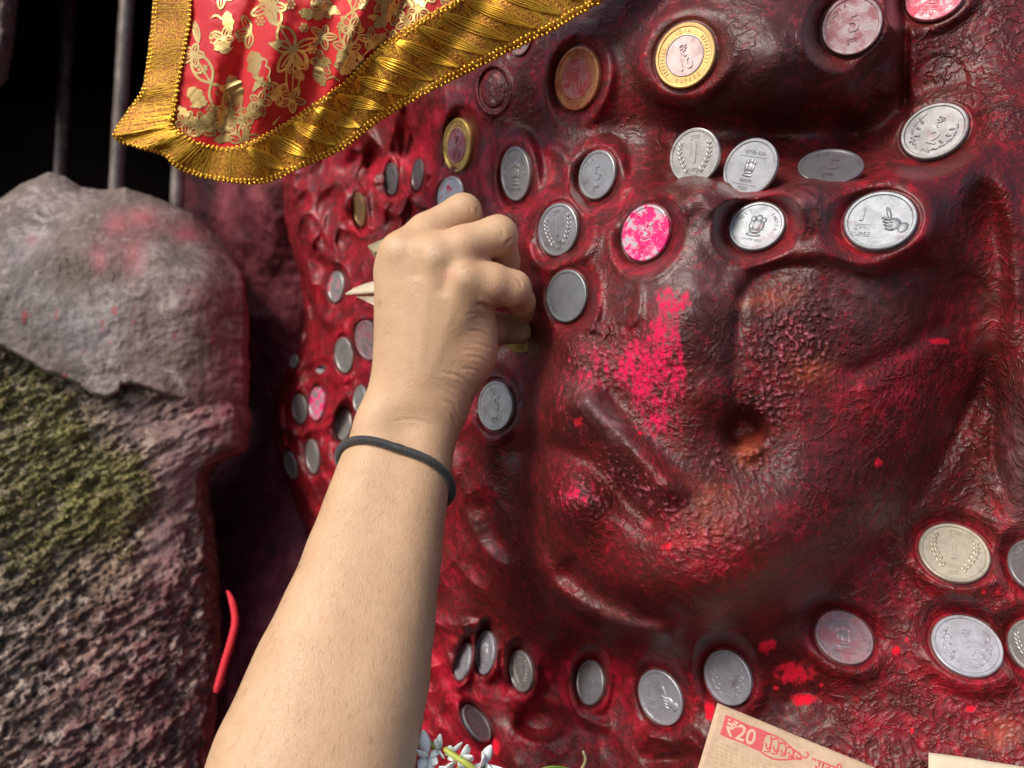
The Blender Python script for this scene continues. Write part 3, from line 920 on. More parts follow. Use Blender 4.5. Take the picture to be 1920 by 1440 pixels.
DESIGN_MESH = {}
GROUP_ARC = 'coins pressed into the idol'
for c, (cen, n, R, bx, by) in zip(COINS, FRAMES):
    px, py, a, b, phi, side, design, met, roll, pit, mode, label = c
    pos = (cen + n * (0.12 * R * 0.55 - 0.1)) * 0.001
    if design not in DESIGN_MESH:
        DESIGN_MESH[design] = [(nm, mb.mesh('coin_' + nm, True, 50), w) for nm, mb, w in design_parts(design)]
    def linked(nm, base_me, mat, parent):
        o = bpy.data.objects.new(nm, base_me); C.objects.link(o)
        if len(base_me.materials) == 0: base_me.materials.append(mat)
        o.material_slots[0].link = 'OBJECT'; o.material_slots[0].material = mat
        if parent: o.parent = parent
        return o
    root = linked('coin', me_blank, METALS[met], None)
    s = R * 0.001
    root.matrix_world = Matrix(((bx[0] * s, by[0] * s, n[0] * s, pos[0]), (bx[1] * s, by[1] * s, n[1] * s, pos[1]), (bx[2] * s, by[2] * s, n[2] * s, pos[2]), (0, 0, 0, 1)))
    tag(root, label, 'coin', GROUP_ARC)
    cm = METALS.get(met + '_c', METALS[met])
    if design == 'ten':
        ctr = linked('centre_disc', me_centre, cm, root)
    for nm, dm, w in DESIGN_MESH[design]:
        linked(nm, dm, cm if w == 'c' else METALS[met], ctr if w == 'c' else root).scale = (1, 1, 0.7 if w != 'c' else 1)

# ------------------------------------------------------------------ the person: a left hand and forearm, one continuous skin
def J(px, py, d):
    return np.array([(px - 960) / F * d, d, (720 - py) / F * d])


VOX = 1.22
LO = np.array([-146.0, 165.0, -272.0]); HI = np.array([28.0, 410.0, 90.0])
DIM = np.ceil((HI - LO) / VOX).astype(int)
AX = [LO[k] + VOX * np.arange(DIM[k]) for k in range(3)]


def box_of(a, b, r, pad=13):
    lo = np.minimum(a, b) - r - pad; hi = np.maximum(a, b) + r + pad
    i0 = np.clip(((lo - LO) / VOX).astype(int), 0, DIM); i1 = np.clip(((hi - LO) / VOX).astype(int) + 1, 0, DIM)
    return tuple(slice(i0[k], i1[k]) for k in range(3))


def cone(sl, a, b, ra, rb):
    """distance to a rounded cone on a block of the grid"""
    x = AX[0][sl[0]][:, None, None] - a[0]; y = AX[1][sl[1]][None, :, None] - a[1]; z = AX[2][sl[2]][None, None, :] - a[2]
    v = b - a; Lq = v @ v
    t = np.clip((x * v[0] + y * v[1] + z * v[2]) / Lq, 0, 1)
    q = np.sqrt((x - t * v[0]) ** 2 + (y - t * v[1]) ** 2 + (z - t * v[2]) ** 2)
    return (q - (ra + (rb - ra) * t)).astype(np.float32)


def smin(a, b, k):
    h = np.clip(0.5 + 0.5 * (b - a) / k, 0, 1)
    return b + (a - b) * h - k * h * (1 - h)


FIELD = np.full(tuple(DIM), 60.0, np.float32)


def add_cone(field, a, b, ra, rb, k):
    sl = box_of(a, b, max(ra, rb))
    field[sl] = smin(field[sl], cone(sl, a, b, ra, rb), k)


# forearm and wrist: two bones side by side so the wrist is flat
ARM = [  # centre px, py, depth, radius, half spacing of the two bones (mm)
    (330, 2300, 215, 37, 7), (578, 1470, 292, 27.8, 8), (667, 1180, 318, 21.2, 8), (729, 930, 338, 14.6, 8.0), (752, 845, 346, 11.2, 7.4), (774, 765, 350, 10.8, 8.2)]
ARM = curve_pts(ARM, 15)
for k in range(len(ARM) - 1):
    a, b = ARM[k], ARM[k + 1]
    pa, pb = J(*a[:3]), J(*b[:3])
    t = pb - pa; t /= np.linalg.norm(t)
    side = np.cross(t, np.array([0.0, 1.0, 0.12])); side /= np.linalg.norm(side)
    for s in (-1, 1):
        add_cone(FIELD, pa + side * s * a[4], pb + side * s * b[4], a[3], b[3], 9)
# palm: five metacarpals fanning out of the wrist
MCP = {'little': J(746, 512, 350), 'ring': J(756, 480, 345), 'middle': J(812, 487, 341), 'index': J(868, 528, 341)}
CARP = {'little': J(750, 745, 351), 'ring': J(760, 745, 349), 'middle': J(780, 745, 347), 'index': J(806, 742, 349)}
RM = {'little': (11.0, 8.8), 'ring': (11.5, 9.4), 'middle': (12, 9.8), 'index': (12, 9.8)}
for nm in MCP:
    add_cone(FIELD, CARP[nm], MCP[nm], RM[nm][0], RM[nm][1], 8)
add_cone(FIELD, J(765, 700, 362), J(790, 560, 362), 13, 12, 10)               # the hollow side of the palm
add_cone(FIELD, J(828, 756, 352), J(872, 676, 352), 11.5, 10.4, 10)            # ball of the thumb
add_cone(FIELD, J(872, 676, 352), J(885, 610, 354), 10.4, 8.4, 9)
add_cone(FIELD, J(885, 650, 352), J(884, 560, 350), 8.6, 7.5, 9)                # web towards the index finger
PALM = FIELD.copy()


def finger(joints, radii, kin, kp, rest):
    """one finger: its own chain, blended into the palm, kept apart from its neighbours"""
    lo = np.min(joints, 0); hi = np.max(joints, 0)
    sl = box_of(lo, hi, max(radii), 12)
    f = np.full(tuple(s.stop - s.start for s in sl), 60.0, np.float32)
    for k in range(len(joints) - 1):
        f = smin(f, cone(sl, joints[k], joints[k + 1], radii[k], radii[k + 1]), kin)
    FIELD[sl] = smin(FIELD[sl], smin(PALM[sl], f, kp), rest)


finger([MCP['little'], J(768, 474, 378), J(800, 488, 394), J(815, 510, 391)], [8.8, 7.6, 6.8, 6.0], 2.5, 6, 0.9)
finger([MCP['ring'], J(800, 440, 350), J(868, 398, 356), J(882, 425, 377), J(880, 465, 384)], [9.4, 9.0, 8.1, 7.3, 6.4], 2.6, 6, 0.9)
finger([MCP['middle'], J(868, 464, 341), J(933, 441, 345), J(944, 492, 362), J(946, 545, 374)], [9.6, 9.2, 8.4, 7.3, 6.5], 2.6, 6, 0.9)
finger([MCP['index'], J(920, 532, 342), J(962, 541, 346), J(977, 566, 360), J(982, 588, 371)], [9.8, 8.9, 7.9, 6.4, 5.2], 2.4, 6, 0.9)
finger([J(888, 625, 354), J(936, 616, 382), J(974, 622, 389)], [9.0, 7.6, 6.2], 2.5, 5, 0.9)
# knuckles
for nm, (x, y, d, r) in {'ring': (746, 462, 337, 3.4), 'middle': (812, 474, 331.5, 3.4), 'index': (868, 516, 331, 3.2), 'little': (732, 503, 344, 3.2)}.items():
    add_cone(FIELD, J(x, y, d + 3.2), J(x + 6, y + 6, d + 3.5), r, r, 6)
# ulna head at the outer wrist
add_cone(FIELD, J(704, 790, 341), J(708, 780, 341), 5.5, 5.5, 9)


def surface_nets(f):
    s = f < 0
    nx, ny, nz = f.shape
    corners = [(i, j, k) for i in (0, 1) for j in (0, 1) for k in (0, 1)]
    cnt = np.zeros((nx - 1, ny - 1, nz - 1), np.int8)
    for i, j, k in corners:
        cnt += s[i:nx - 1 + i, j:ny - 1 + j, k:nz - 1 + k]
    act = np.argwhere((cnt > 0) & (cnt < 8))
    idx = np.full(cnt.shape, -1, np.int64); idx[tuple(act.T)] = np.arange(len(act))
    acc = np.zeros((len(act), 3)); num = np.zeros(len(act))
    for a in corners:
        for axis in range(3):
            if a[axis]:
                continue
            b = list(a); b[axis] = 1
            fa = f[act[:, 0] + a[0], act[:, 1] + a[1], act[:, 2] + a[2]]; fb = f[act[:, 0] + b[0], act[:, 1] + b[1], act[:, 2] + b[2]]
            m = (fa < 0) != (fb < 0)
            t = np.where(m, fa / np.where(m, fa - fb, 1), 0)
            p = np.tile(np.array(a, float), (len(act), 1)); p[:, axis] += t
            acc[m] += p[m]; num[m] += 1
    verts = act + acc / num[:, None]
    quads = []
    for axis in range(3):
        o1, o2 = (axis + 1) % 3, (axis + 2) % 3
        lo = [slice(None)] * 3; hi = [slice(None)] * 3
        lo[axis] = slice(0, -1); hi[axis] = slice(1, None)
        e = np.argwhere(s[tuple(lo)] != s[tuple(hi)])
        e = e[(e[:, o1] > 0) & (e[:, o2] > 0) & (e[:, o1] < f.shape[o1] - 1) & (e[:, o2] < f.shape[o2] - 1)]
        ins = s[tuple(e.T)]
        def cell(da, db):
            q = e.copy(); q[:, o1] -= da; q[:, o2] -= db
            return idx[tuple(q.T)]
        q = np.stack([cell(1, 1), cell(0, 1), cell(0, 0), cell(1, 0)], 1)
        q[~ins] = q[~ins][:, ::-1]
        quads.append(q)
    return verts, np.concatenate(quads)


FIELD[:, :, 0] = np.maximum(FIELD[:, :, 0], 1.0)
hv, hf = surface_nets(FIELD)
hv = LO + hv * VOX
hv = hv * 1.0
# relax the stair-steps of the grid
def relax(v, f, times, lam=0.5):
    e = np.concatenate([f[:, [0, 1]], f[:, [1, 2]], f[:, [2, 3]], f[:, [3, 0]]])
    for _ in range(times):
        s = np.zeros_like(v); n = np.zeros(len(v))
        for k in range(3):
            s[:, k] = np.bincount(e[:, 0], v[e[:, 1], k], len(v)) + np.bincount(e[:, 1], v[e[:, 0], k], len(v))
        n = np.bincount(e[:, 0], minlength=len(v)) + np.bincount(e[:, 1], minlength=len(v))
        v = v * (1 - lam) + lam * s / np.maximum(n, 1)[:, None]
    return v
hv = relax(hv, hf, 3)
tmp = obj('person', mesh_from('person', hv * 0.001, hf))
sub = tmp.modifiers.new('fine', 'SUBSURF'); sub.levels = 1; sub.render_levels = 1
dg = bpy.context.evaluated_depsgraph_get()
fine = bpy.data.meshes.new_from_object(tmp.evaluated_get(dg))
bpy.data.objects.remove(tmp)
fine.name = 'person'
nv = len(fine.vertices)
hv = np.empty(nv * 3, np.float32); fine.vertices.foreach_get('co', hv); hv = hv.reshape(-1, 3).astype(float) * 1000
hn = np.empty(nv * 3, np.float32); fine.vertices.foreach_get('normal', hn); hn = hn.reshape(-1, 3).astype(float)
hx = 960 + hv[:, 0] / hv[:, 1] * F; hy = 720 - hv[:, 2] / hv[:, 1] * F
front = smooth(-0.1, 0.35, -(hn * hv).sum(1) / np.linalg.norm(hv, axis=1))
CREASE = [  # points, width px, depth mm
    ([(893, 569), (908, 573), (921, 582)], 3.6, 1.1), ([(943, 552), (939, 566)], 2.6, 0.2),
    ([(884, 598), (905, 596), (922, 606)], 3.0, 0.45), ([(876, 620), (900, 622), (920, 634)], 2.8, 0.45), ([(880, 642), (905, 648), (919, 656)], 2.6, 0.40),
    ([(872, 668), (900, 672), (917, 684)], 2.8, 0.40), ([(868, 655), (895, 660)], 2.4, 0.30), ([(862, 690), (890, 694), (912, 708)], 2.6, 0.35),
    ([(826, 697), (860, 706), (880, 722), (896, 742)], 2.8, 0.55), ([(840, 722), (866, 738), (882, 758)], 2.6, 0.30), ([(826, 748), (850, 762), (862, 784)], 3.0, 0.55),
    ([(800, 706), (836, 716)], 2.2, 0.22), ([(858, 712), (880, 736)], 2.2, 0.25), ([(846, 775), (856, 795)], 3.0, 0.5), ([(812, 724), (845, 740), (858, 760)], 2.3, 0.22),
    ([(946, 462), (954, 452), (961, 446)], 2.6, 0.6), ([(893, 390), (897, 402)], 2.4, 0.5), ([(728, 792), (772, 786), (820, 800)], 2.6, 0.16),
    ([(850, 500), (866, 505), (880, 500)], 2.2, 0.18), ([(800, 462), (815, 458), (826, 464)], 2.2, 0.18), ([(872, 590), (890, 588), (904, 592)], 2.4, 0.25),
    ([(935, 425), (942, 432), (944, 444)], 2.2, 0.22), ([(968, 522), (976, 530), (978, 541)], 2.2, 0.25), ([(872, 384), (880, 389), (882, 398)], 2.2, 0.2)]
dd = np.zeros(nv)
for pts, w, dep in CREASE:
    q = np.array(pts)
    m = (hx > q[:, 0].min() - 25) & (hx < q[:, 0].max() + 25) & (hy > q[:, 1].min() - 25) & (hy < q[:, 1].max() + 25) & (front > 0.02)
    t, par = line_dist(hx[m], hy[m], pts)
    fade = smooth(-0.05, 0.25, par) * (1 - smooth(0.75, 1.05, par))
    dep = dep * (0.55 if q[:, 0].min() > 795 and q[:, 1].min() > 585 else 0.9)
    dd[m] += fade * (-dep * np.exp(-(t / w) ** 2) + 0.38 * dep * np.exp(-((t - 2.4 * w) / (1.5 * w)) ** 2)) * front[m]
TEND = [([(868, 520), (835, 620), (800, 730)], 11, 0.5), ([(812, 480), (795, 600), (780, 730)], 11, 0.55), ([(748, 470), (757, 600), (764, 730)], 11, 0.4),
        ([(842, 505), (826, 560)], 12, -2.2), ([(783, 478), (780, 530)], 12, -1.6)]
for pts, w, hgt_ in TEND:
    m = (hx > 690) & (hx < 930) & (hy > 430) & (hy < 760) & (front > 0.02)
    t, par = line_dist(hx[m], hy[m], pts)
    dd[m] += 0.35 * hgt_ * np.exp(-(t / w) ** 2) * (1 - smooth(0.7, 1.0, par)) * front[m]
dd += 0.05 * fbm(hv / 9.0, 3) + 0.02 * perlin(hv / 1.6)
dd += 0.20 * fbm(hv / 26.0 + 4, 2)
hv = hv + hn * dd[:, None]
fine.vertices.foreach_set('co', (hv * 0.001).astype(np.float32).ravel()); fine.update()
flush = 0.6 * blob(hx, hy, 905, 690, 45, 80) + 0.5 * blob(hx, hy, 905, 470, 40, 22) + 0.35 * blob(hx, hy, 860, 415, 40, 20, -30) + 0.7 * blob(hx, hy, 838, 516, 22, 12, -10) + 0.6 * blob(hx, hy, 930, 560, 24, 24) + 0.45 * blob(hx, hy, 985, 580, 16, 20) + 0.4 * blob(hx, hy, 860, 770, 40, 50)
pale = 0.8 * blob(hx, hy, 812, 474, 16, 14) + 0.8 * blob(hx, hy, 868, 516, 9, 13) + 0.6 * blob(hx, hy, 742, 460, 14, 12)  # knuckle highlights put into the skin colour as paler spots
mole = np.maximum(0.55 * blob(hx, hy, 711, 568, 5, 8), 0.5 * blob(hx, hy, 560, 1062, 4, 4))
for nm, a in (('flush', flush), ('pale', pale), ('mole', mole)):
    attr(fine, nm, np.clip(a, 0, 1))
fine.polygons.foreach_set('use_smooth', [True] * len(fine.polygons))
m_skin, nt, bs = material('skin')
co = coords(nt, 1.0)
s1 = noise(nt, co, 55, 4, 0.6); s2 = noise(nt, co, 420, 4, 0.6); s3 = noise(nt, co, 1500, 2, 0.5)
sc = mix(nt, ramp(nt, s1, [(0.3, 0.0), (0.7, 1.0)]), (0.55, 0.335, 0.185), (0.62, 0.40, 0.235))
sc = mix(nt, ramp(nt, s2, [(0.42, 0.0), (0.66, 0.15)]), sc, (0.66, 0.45, 0.27))
sc = mix(nt, math_node(nt, 'MULTIPLY', get_attr(nt, 'flush'), 0.75), sc, (0.55, 0.25, 0.165))
sc = mix(nt, math_node(nt, 'MULTIPLY', get_attr(nt, 'pale'), 0.6), sc, (0.78, 0.58, 0.38))
sc = mix(nt, get_attr(nt, 'mole'), sc, (0.30, 0.16, 0.07))
L(nt, sc, bs.inputs['Base Color'])
bs.inputs['Subsurface Weight'].default_value = 0.22
bs.inputs['Subsurface Radius'].default_value = (1.0, 0.36, 0.16)
bs.inputs['Subsurface Scale'].default_value = 0.004
L(nt, math_node(nt, 'ADD', 0.36, math_node(nt, 'MULTIPLY', s2, 0.22)), bs.inputs['Roughness'])
bs.inputs['Specular IOR Level'].default_value = 0.5
vo = N(nt, 'ShaderNodeTexVoronoi', feature='DISTANCE_TO_EDGE'); vo.inputs['Scale'].default_value = 900
wob = N(nt, 'ShaderNodeVectorMath', operation='MULTIPLY_ADD')
wn1 = N(nt, 'ShaderNodeTexNoise'); wn1.inputs['Scale'].default_value = 500; L(nt, co, wn1.inputs['Vector'])
L(nt, wn1.outputs['Color'], wob.inputs[0]); wob.inputs[1].default_value = (0.002, 0.002, 0.002); L(nt, co, wob.inputs[2])
L(nt, wob.outputs[0], vo.inputs['Vector'])
hh = math_node(nt, 'ADD', ramp(nt, vo.outputs[0], [(0.0, 0.0), (0.12, 1.0)]), math_node(nt, 'MULTIPLY', s3, 0.8))
hh = math_node(nt, 'ADD', hh, math_node(nt, 'MULTIPLY', s2, 1.5))
L(nt, bump(nt, hh, 0.32, 0.00035), bs.inputs['Normal'])
person = obj('person', fine, m_skin)
tag(person, 'bare left forearm and hand reaching up, fingers bent, pressing a coin onto the idol', 'person')

# fine short hairs on the forearm, lying along it
mb = MB()
fm = np.where((hy > 860) & (hy < 1460) & (front > 0.35) & (hx > 380))[0]
armdir = J(722, 930, 338) - J(575, 1470, 292); armdir /= np.linalg.norm(armdir)
for i in rng.choice(fm, 1100, replace=False):
    nrm = hn[i]; t = -armdir + rng.normal(0, 0.35, 3); t -= nrm * (t @ nrm); t /= np.linalg.norm(t)
    Lh = rng.uniform(2.0, 4.5)
    p0 = hv[i]; pts = [p0 - nrm * 0.1, p0 + t * Lh * 0.5 + nrm * 0.22, p0 + t * Lh + nrm * 0.25]
    mb.tube(np.array(pts) * 0.001, np.array([0.022, 0.018, 0.006]) * 0.001, 3, False)
m_hair, nt, bs = material('arm_hair'); bs.inputs['Base Color'].default_value = (0.20, 0.11, 0.05, 1); bs.inputs['Roughness'].default_value = 0.5
hair = obj('arm_hair', mb.mesh('arm_hair', True, None), m_hair, person); hair['kind'] = 'stuff'

# ------------------------------------------------------------------ black hair tie round the wrist
# a tilted ring hugging the wrist: cut the skin with a plane and follow the outline
pc = J(741, 880, 340)
r1, r2 = J(633, 852, 342), J(847, 925, 342)
e1 = r2 - r1; e1 /= np.linalg.norm(e1)
# the middle of the visible band rides up the arm: the plane leans towards the hand at the front
topmid = J(752, 818, 322)
e2v = topmid - (r1 + r2) / 2; e2v -= e1 * (e2v @ e1); e2v /= np.linalg.norm(e2v)
pn_ = np.cross(e1, e2v); pn_ /= np.linalg.norm(pn_)
near_pl = np.abs((hv - r1) @ pn_) < 1.6
near_pl &= (hy > 740) & (hy < 1050)
cc = hv[near_pl].mean(0)
ang = np.arctan2((hv[near_pl] - cc) @ e2v, (hv[near_pl] - cc) @ e1)
rad = np.hypot((hv[near_pl] - cc) @ e2v, (hv[near_pl] - cc) @ e1)
bins = np.linspace(-np.pi, np.pi, 73)
rr = np.array([np.median(rad[(ang >= bins[k]) & (ang < bins[k + 1])]) if ((ang >= bins[k]) & (ang < bins[k + 1])).any() else np.nan for k in range(72)])
ok = ~np.isnan(rr); am = (bins[:-1] + bins[1:]) / 2
rr = np.interp(am, am[ok], rr[ok], period=2 * np.pi)
k_ = np.ones(5) / 5
rr = np.convolve(np.r_[rr[-2:], rr, rr[:2]], k_, 'valid')
TR = 1.85
na = 144
aa = np.linspace(-np.pi, np.pi, na, endpoint=False)
ra = np.interp(aa, am, rr, period=2 * np.pi) + TR * 0.72
ring = cc + np.cos(aa)[:, None] * ra[:, None] * e1 + np.sin(aa)[:, None] * ra[:, None] * e2v
rad_dir = (ring - cc) / ra[:, None]
sd = 14
vs = []; f_ = []
for i in range(na):
    for j in range(sd):
        b_ = 2 * np.pi * j / sd
        rj = TR * (1 + 0.03 * math.sin(3 * aa[i] + j))
        vs.append(ring[i] + rj * (math.cos(b_) * rad_dir[i] + math.sin(b_) * pn_))
for i in range(na):
    for j in range(sd):
        f_.append((i * sd + j, i * sd + (j + 1) % sd, ((i + 1) % na) * sd + (j + 1) % sd, ((i + 1) % na) * sd + j))
m_tie, nt, bs = material('black_elastic')
co = coords(nt)
wv_ = N(nt, 'ShaderNodeTexWave'); wv_.inputs['Scale'].default_value = 420; wv_.inputs['Distortion'].default_value = 1.5; L(nt, co, wv_.inputs['Vector'])
nn_ = noise(nt, co, 900, 3)
L(nt, mix(nt, nn_, (0.012, 0.012, 0.013), (0.040, 0.040, 0.042)), bs.inputs['Base Color'])
bs.inputs['Roughness'].default_value = 0.62
bs.inputs['Sheen Weight'].default_value = 0.25
L(nt, bump(nt, math_node(nt, 'ADD', wv_.outputs['Fac'], nn_), 0.5, 0.0004), bs.inputs['Normal'])
tie = obj('hair_tie', mesh_from('hair_tie', np.array(vs) * 0.001, f_), m_tie)
tag(tie, 'thin black elastic hair tie worn round the wrist', 'hair tie')
# glued seam of the tie, facing the viewer
seam_i = int(np.argmin(np.hypot(960 + ring[:, 0] / ring[:, 1] * F - 752, 720 - ring[:, 2] / ring[:, 1] * F - 822) + 1e3 * (ring[:, 1] > cc[1])))
mb = MB()
idx_ = [(seam_i + k) % na for k in range(-2, 3)]
mb.tube(curve_pts(ring[idx_], 5) * 0.001, np.array([1.90, 1.95, 1.97, 1.95, 1.90]) * 0.001, 14, False)
m_seam, nt, bs = material('grey_seam'); bs.inputs['Base Color'].default_value = (0.045, 0.047, 0.05, 1); bs.inputs['Roughness'].default_value = 0.35
obj('seam', mb.mesh('seam', True, None), m_seam, tie)

# ------------------------------------------------------------------ the coin being pressed on, held between thumb and index finger
ccen = J(974, 630, 396.5); nn3 = np.array([-0.30, -0.93, -0.20]); nn3 /= np.linalg.norm(nn3)
up3 = np.array([0, 0, 1.0]) - nn3 * nn3[2]; up3 /= np.linalg.norm(up3); rt3 = np.cross(up3, nn3)
m_olive = metal('olive_brass', (0.50, 0.42, 0.14), 0.36)
held = bpy.data.objects.new('coin', me_blank); C.objects.link(held)
held.material_slots[0].link = 'OBJECT'; held.material_slots[0].material = m_olive
sR = 0.0086
held.matrix_world = Matrix([[rt3[k] * sR, up3[k] * sR, nn3[k] * sR, ccen[k] * 0.001] for k in range(3)] + [[0, 0, 0, 1]])
tag(held, 'olive brass coin held by the fingertips against the idol', 'coin', GROUP_ARC)

# ------------------------------------------------------------------ setting: dark niche behind, boulder rock at the left
def sheet(name, X, Y, D, mat, skirt=0):
    return mesh_from(name, at(X, Y, D).reshape(-1, 3), grid_faces(*X.shape))


m_shade_rock, nt, bs = material('shade_dark_rock')  # near-black rock: the shade of the hollow is put into its colour
co = coords(nt)
q1 = noise(nt, co, 18, 5, 0.6); q2 = noise(nt, co, 120, 4, 0.6)
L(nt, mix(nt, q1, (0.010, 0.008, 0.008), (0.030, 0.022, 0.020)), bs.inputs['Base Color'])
bs.inputs['Roughness'].default_value = 0.95; bs.inputs['Specular IOR Level'].default_value = 0.1
L(nt, bump(nt, q2, 0.6, 0.004), bs.inputs['Normal'])
# the hollow: back, roof, floor and left side as one bent sheet; unseen roof added to block the sun
prof = [(0.620, 0.36), (0.70, 0.40), (0.95, 0.42), (1.05, 0.36), (1.08, 0.1), (1.08, -0.3), (1.04, -0.55), (0.8, -0.6)]
pc_ = curve_pts(prof, 60)
xs_ = np.linspace(-0.95, 0.35, 70)
nv_ = np.zeros((60, 70, 3))
nv_[..., 0] = xs_[None]; nv_[..., 1] = pc_[:, :1]; nv_[..., 2] = pc_[:, 1:]
sidepull = smooth(-0.62, -0.92, xs_)
nv_[..., 1] -= 0.30 * sidepull[None] * smooth(0.7, 1.0, pc_[:, :1])
nb = fbm(nv_ * 9, 4)
nv_[..., 1] -= 0.03 * nb; nv_[..., 2] -= 0.02 * nb
niche = obj('niche_wall', mesh_from('niche_wall', nv_.reshape(-1, 3), grid_faces(60, 70)), m_shade_rock)
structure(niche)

# reddish rock in the gap between boulder and idol
m_gap, nt, bs = material('stained_rock')
co = coords(nt)
q1 = noise(nt, co, 30, 5, 0.6, 0.5); q2 = noise(nt, co, 170, 5, 0.65)
gcol = ramp(nt, math_node(nt, 'ADD', math_node(nt, 'MULTIPLY', q1, 0.7), math_node(nt, 'MULTIPLY', q2, 0.3)), [(0.32, (0.055, 0.017, 0.020)), (0.5, (0.18, 0.030, 0.042)), (0.68, (0.32, 0.08, 0.10))])
L(nt, gcol, bs.inputs['Base Color']); bs.inputs['Roughness'].default_value = 0.7
L(nt, bump(nt, q2, 0.6, 0.003), bs.inputs['Normal'])
gx, gy = np.meshgrid(np.linspace(340, 640, 110), np.linspace(300, 1560, 240))
gap_d = Plate([(340, 320, 720), (440, 330, 690), (520, 340, 650), (640, 340, 700), (340, 600, 760), (470, 600, 740), (540, 600, 720), (640, 600, 740), (340, 850, 740), (470, 850, 740),
               (540, 860, 690), (640, 860, 700), (420, 1000, 720), (500, 1000, 660), (560, 1000, 640), (640, 1000, 660), (400, 1150, 660), (470, 1150, 610), (540, 1150, 610), (640, 1150, 640),
               (380, 1350, 600), (440, 1350, 580), (520, 1350, 600), (640, 1350, 640), (340, 1560, 560), (640, 1560, 640)])
gd_ = gap_d(gx, gy)
gp = at(gx, gy, gd_) * 1000
gd_ = gd_ - 7 * fbm(gp / 40, 4) - 2 * fbm(gp / 9 + 3, 3)
gap = obj('rock_wall', mesh_from('rock_wall', at(gx, gy, gd_).reshape(-1, 3), grid_faces(*gx.shape)), m_gap)
structure(gap)

# ------------------------------------------------------------------ boulder: rough mossy rock with a smoother slab of cement lying over its top
boulder = bpy.data.objects.new('boulder', None); C.objects.link(boulder)
boulder.location = tuple(at(180, 1440, 540))
bpy.context.view_layer.update()
tag(boulder, 'grey boulder at left with a pink-stained cement cap and mossy rough flank', 'boulder')


def under(o, root):
    o.parent = root
    o.matrix_parent_inverse = Matrix.Translation(root.location).inverted()
    return o


RK_Y = np.array([600, 700, 838, 868, 895, 940, 1000, 1060, 1130, 1200, 1280, 1360, 1440, 1560], float)
RK_X = np.array([466, 466, 464, 410, 391, 396, 404, 411, 413, 416, 412, 406, 398, 392], float)
rys = np.concatenate([np.arange(590, 1470, 2.9), np.linspace(1473, 1900, 40)])
rt = np.concatenate([np.linspace(0, 0.42, 50)[:-1], np.linspace(0.42, 1, 190)])
rxr = np.interp(rys, RK_Y, RK_X) + 4 * perlin(np.c_[rys / 30, 0 * rys, 0 * rys]) + 3 * perlin(np.c_[rys / 9, 0 * rys + 8, 0 * rys])
RX = -460 + rt[None] * (rxr + 460)[:, None]; RY = np.repeat(rys[:, None], len(rt), 1)
rock_d = Plate([(-190, 600, 520), (0, 600, 530), (200, 650, 545), (380, 690, 545), (385, 770, 533), (420, 800, 536), (450, 800, 541), (400, 850, 535), (450, 690, 570), (-190, 900, 500), (0, 900, 510), (200, 900, 522), (330, 860, 531), (330, 920, 533), (400, 900, 550),
                (-190, 1150, 490), (0, 1150, 497), (200, 1150, 508), (330, 1150, 524), (415, 1150, 546), (-190, 1440, 480), (0, 1440, 488), (200, 1440, 497), (330, 1440, 512), (400, 1440, 530), (-190, 1560, 476), (390, 1560, 520), (-460, 600, 530), (-460, 1150, 500), (-460, 1900, 490), (0, 1900, 485), (390, 1900, 530)])
RD = rock_d(RX, RY)
eg = np.clip((rxr[:, None] - RX) / 34, 0, 1)
RD = RD + 70 * (1 - np.sqrt(np.clip(1 - (1 - eg) ** 2, 0, 1)))
rp = at(RX, RY, RD) * 1000
sl_ = rp @ np.array([[0.85, 0, -0.5], [0, 1, 0], [0.5, 0, 0.85]])        # the grain of the rock runs slantwise
sl_ = sl_ * np.array([0.55, 1, 1.25])
rn1 = fbm(sl_ / 34, 4); rn2 = fbm(sl_ / 9.0 + 7, 4, 0.6); rn3 = fbm(sl_ / 3.6 + 3, 3, 0.6)
smoothpatch = np.clip(blob(RX, RY, 425, 815, 55, 60) + blob(RX, RY, 335, 880, 48, 90, 0) + blob(RX, RY, 300, 1040, 34, 80, 15) + 0.6 * blob(RX, RY, 240, 790, 70, 35), 0, 1)
RD = RD - 9 * rn1 - (8.5 * rn2 + 4.6 * rn3) * (1 - 0.8 * smoothpatch)
mossm = (1.0 * blob(RX, RY, 120, 860, 150, 130, 20) + 0.9 * blob(RX, RY, 190, 960, 110, 110) + 0.55 * blob(RX, RY, 60, 1030, 120, 110) + 0.8 * blob(RX, RY, 30, 720, 90, 60)) * (0.70 + 0.8 * rn1 + 0.9 * rn2) * (1 - smoothpatch)
stain = np.clip(smooth(60, 400, RX + 0.35 * (RY - 900)) * (0.62 + 0.6 * rn2) + 1.2 * blob(RX, RY, 440, 830, 50, 70), 0, 1)
RV = at(RX, RY, RD)
bk = np.stack([at(RX[:, -1] - 40 * t * t, RY[:, -1], RD[:, -1] + 120 * t) for t in (0.33, 0.66, 1.0)], 1)
RV = np.concatenate([RV, bk], 1)
padr = lambda a: np.concatenate([a, np.repeat(a[:, -1:], 3, 1)], 1)
me = mesh_from('rough_rock', RV.reshape(-1, 3), grid_faces(*RV.shape[:2]))
for nm, a in (('moss', mossm), ('stain', stain), ('bare', smoothpatch)):
    attr(me, nm, np.clip(padr(a), 0, 1))
m_rock, nt, bs = material('rough_granite')
co = coords(nt)
q1 = noise(nt, co, 70, 5, 0.6); q2 = noise(nt, co, 330, 4, 0.65); q3 = noise(nt, co, 28, 4, 0.6)
rc = ramp(nt, math_node(nt, 'ADD', math_node(nt, 'MULTIPLY', q1, 0.55), math_node(nt, 'MULTIPLY', q2, 0.45)), [(0.34, (0.028, 0.021, 0.017)), (0.47, (0.095, 0.070, 0.056)), (0.57, (0.22, 0.17, 0.14)), (0.70, (0.46, 0.38, 0.32))])
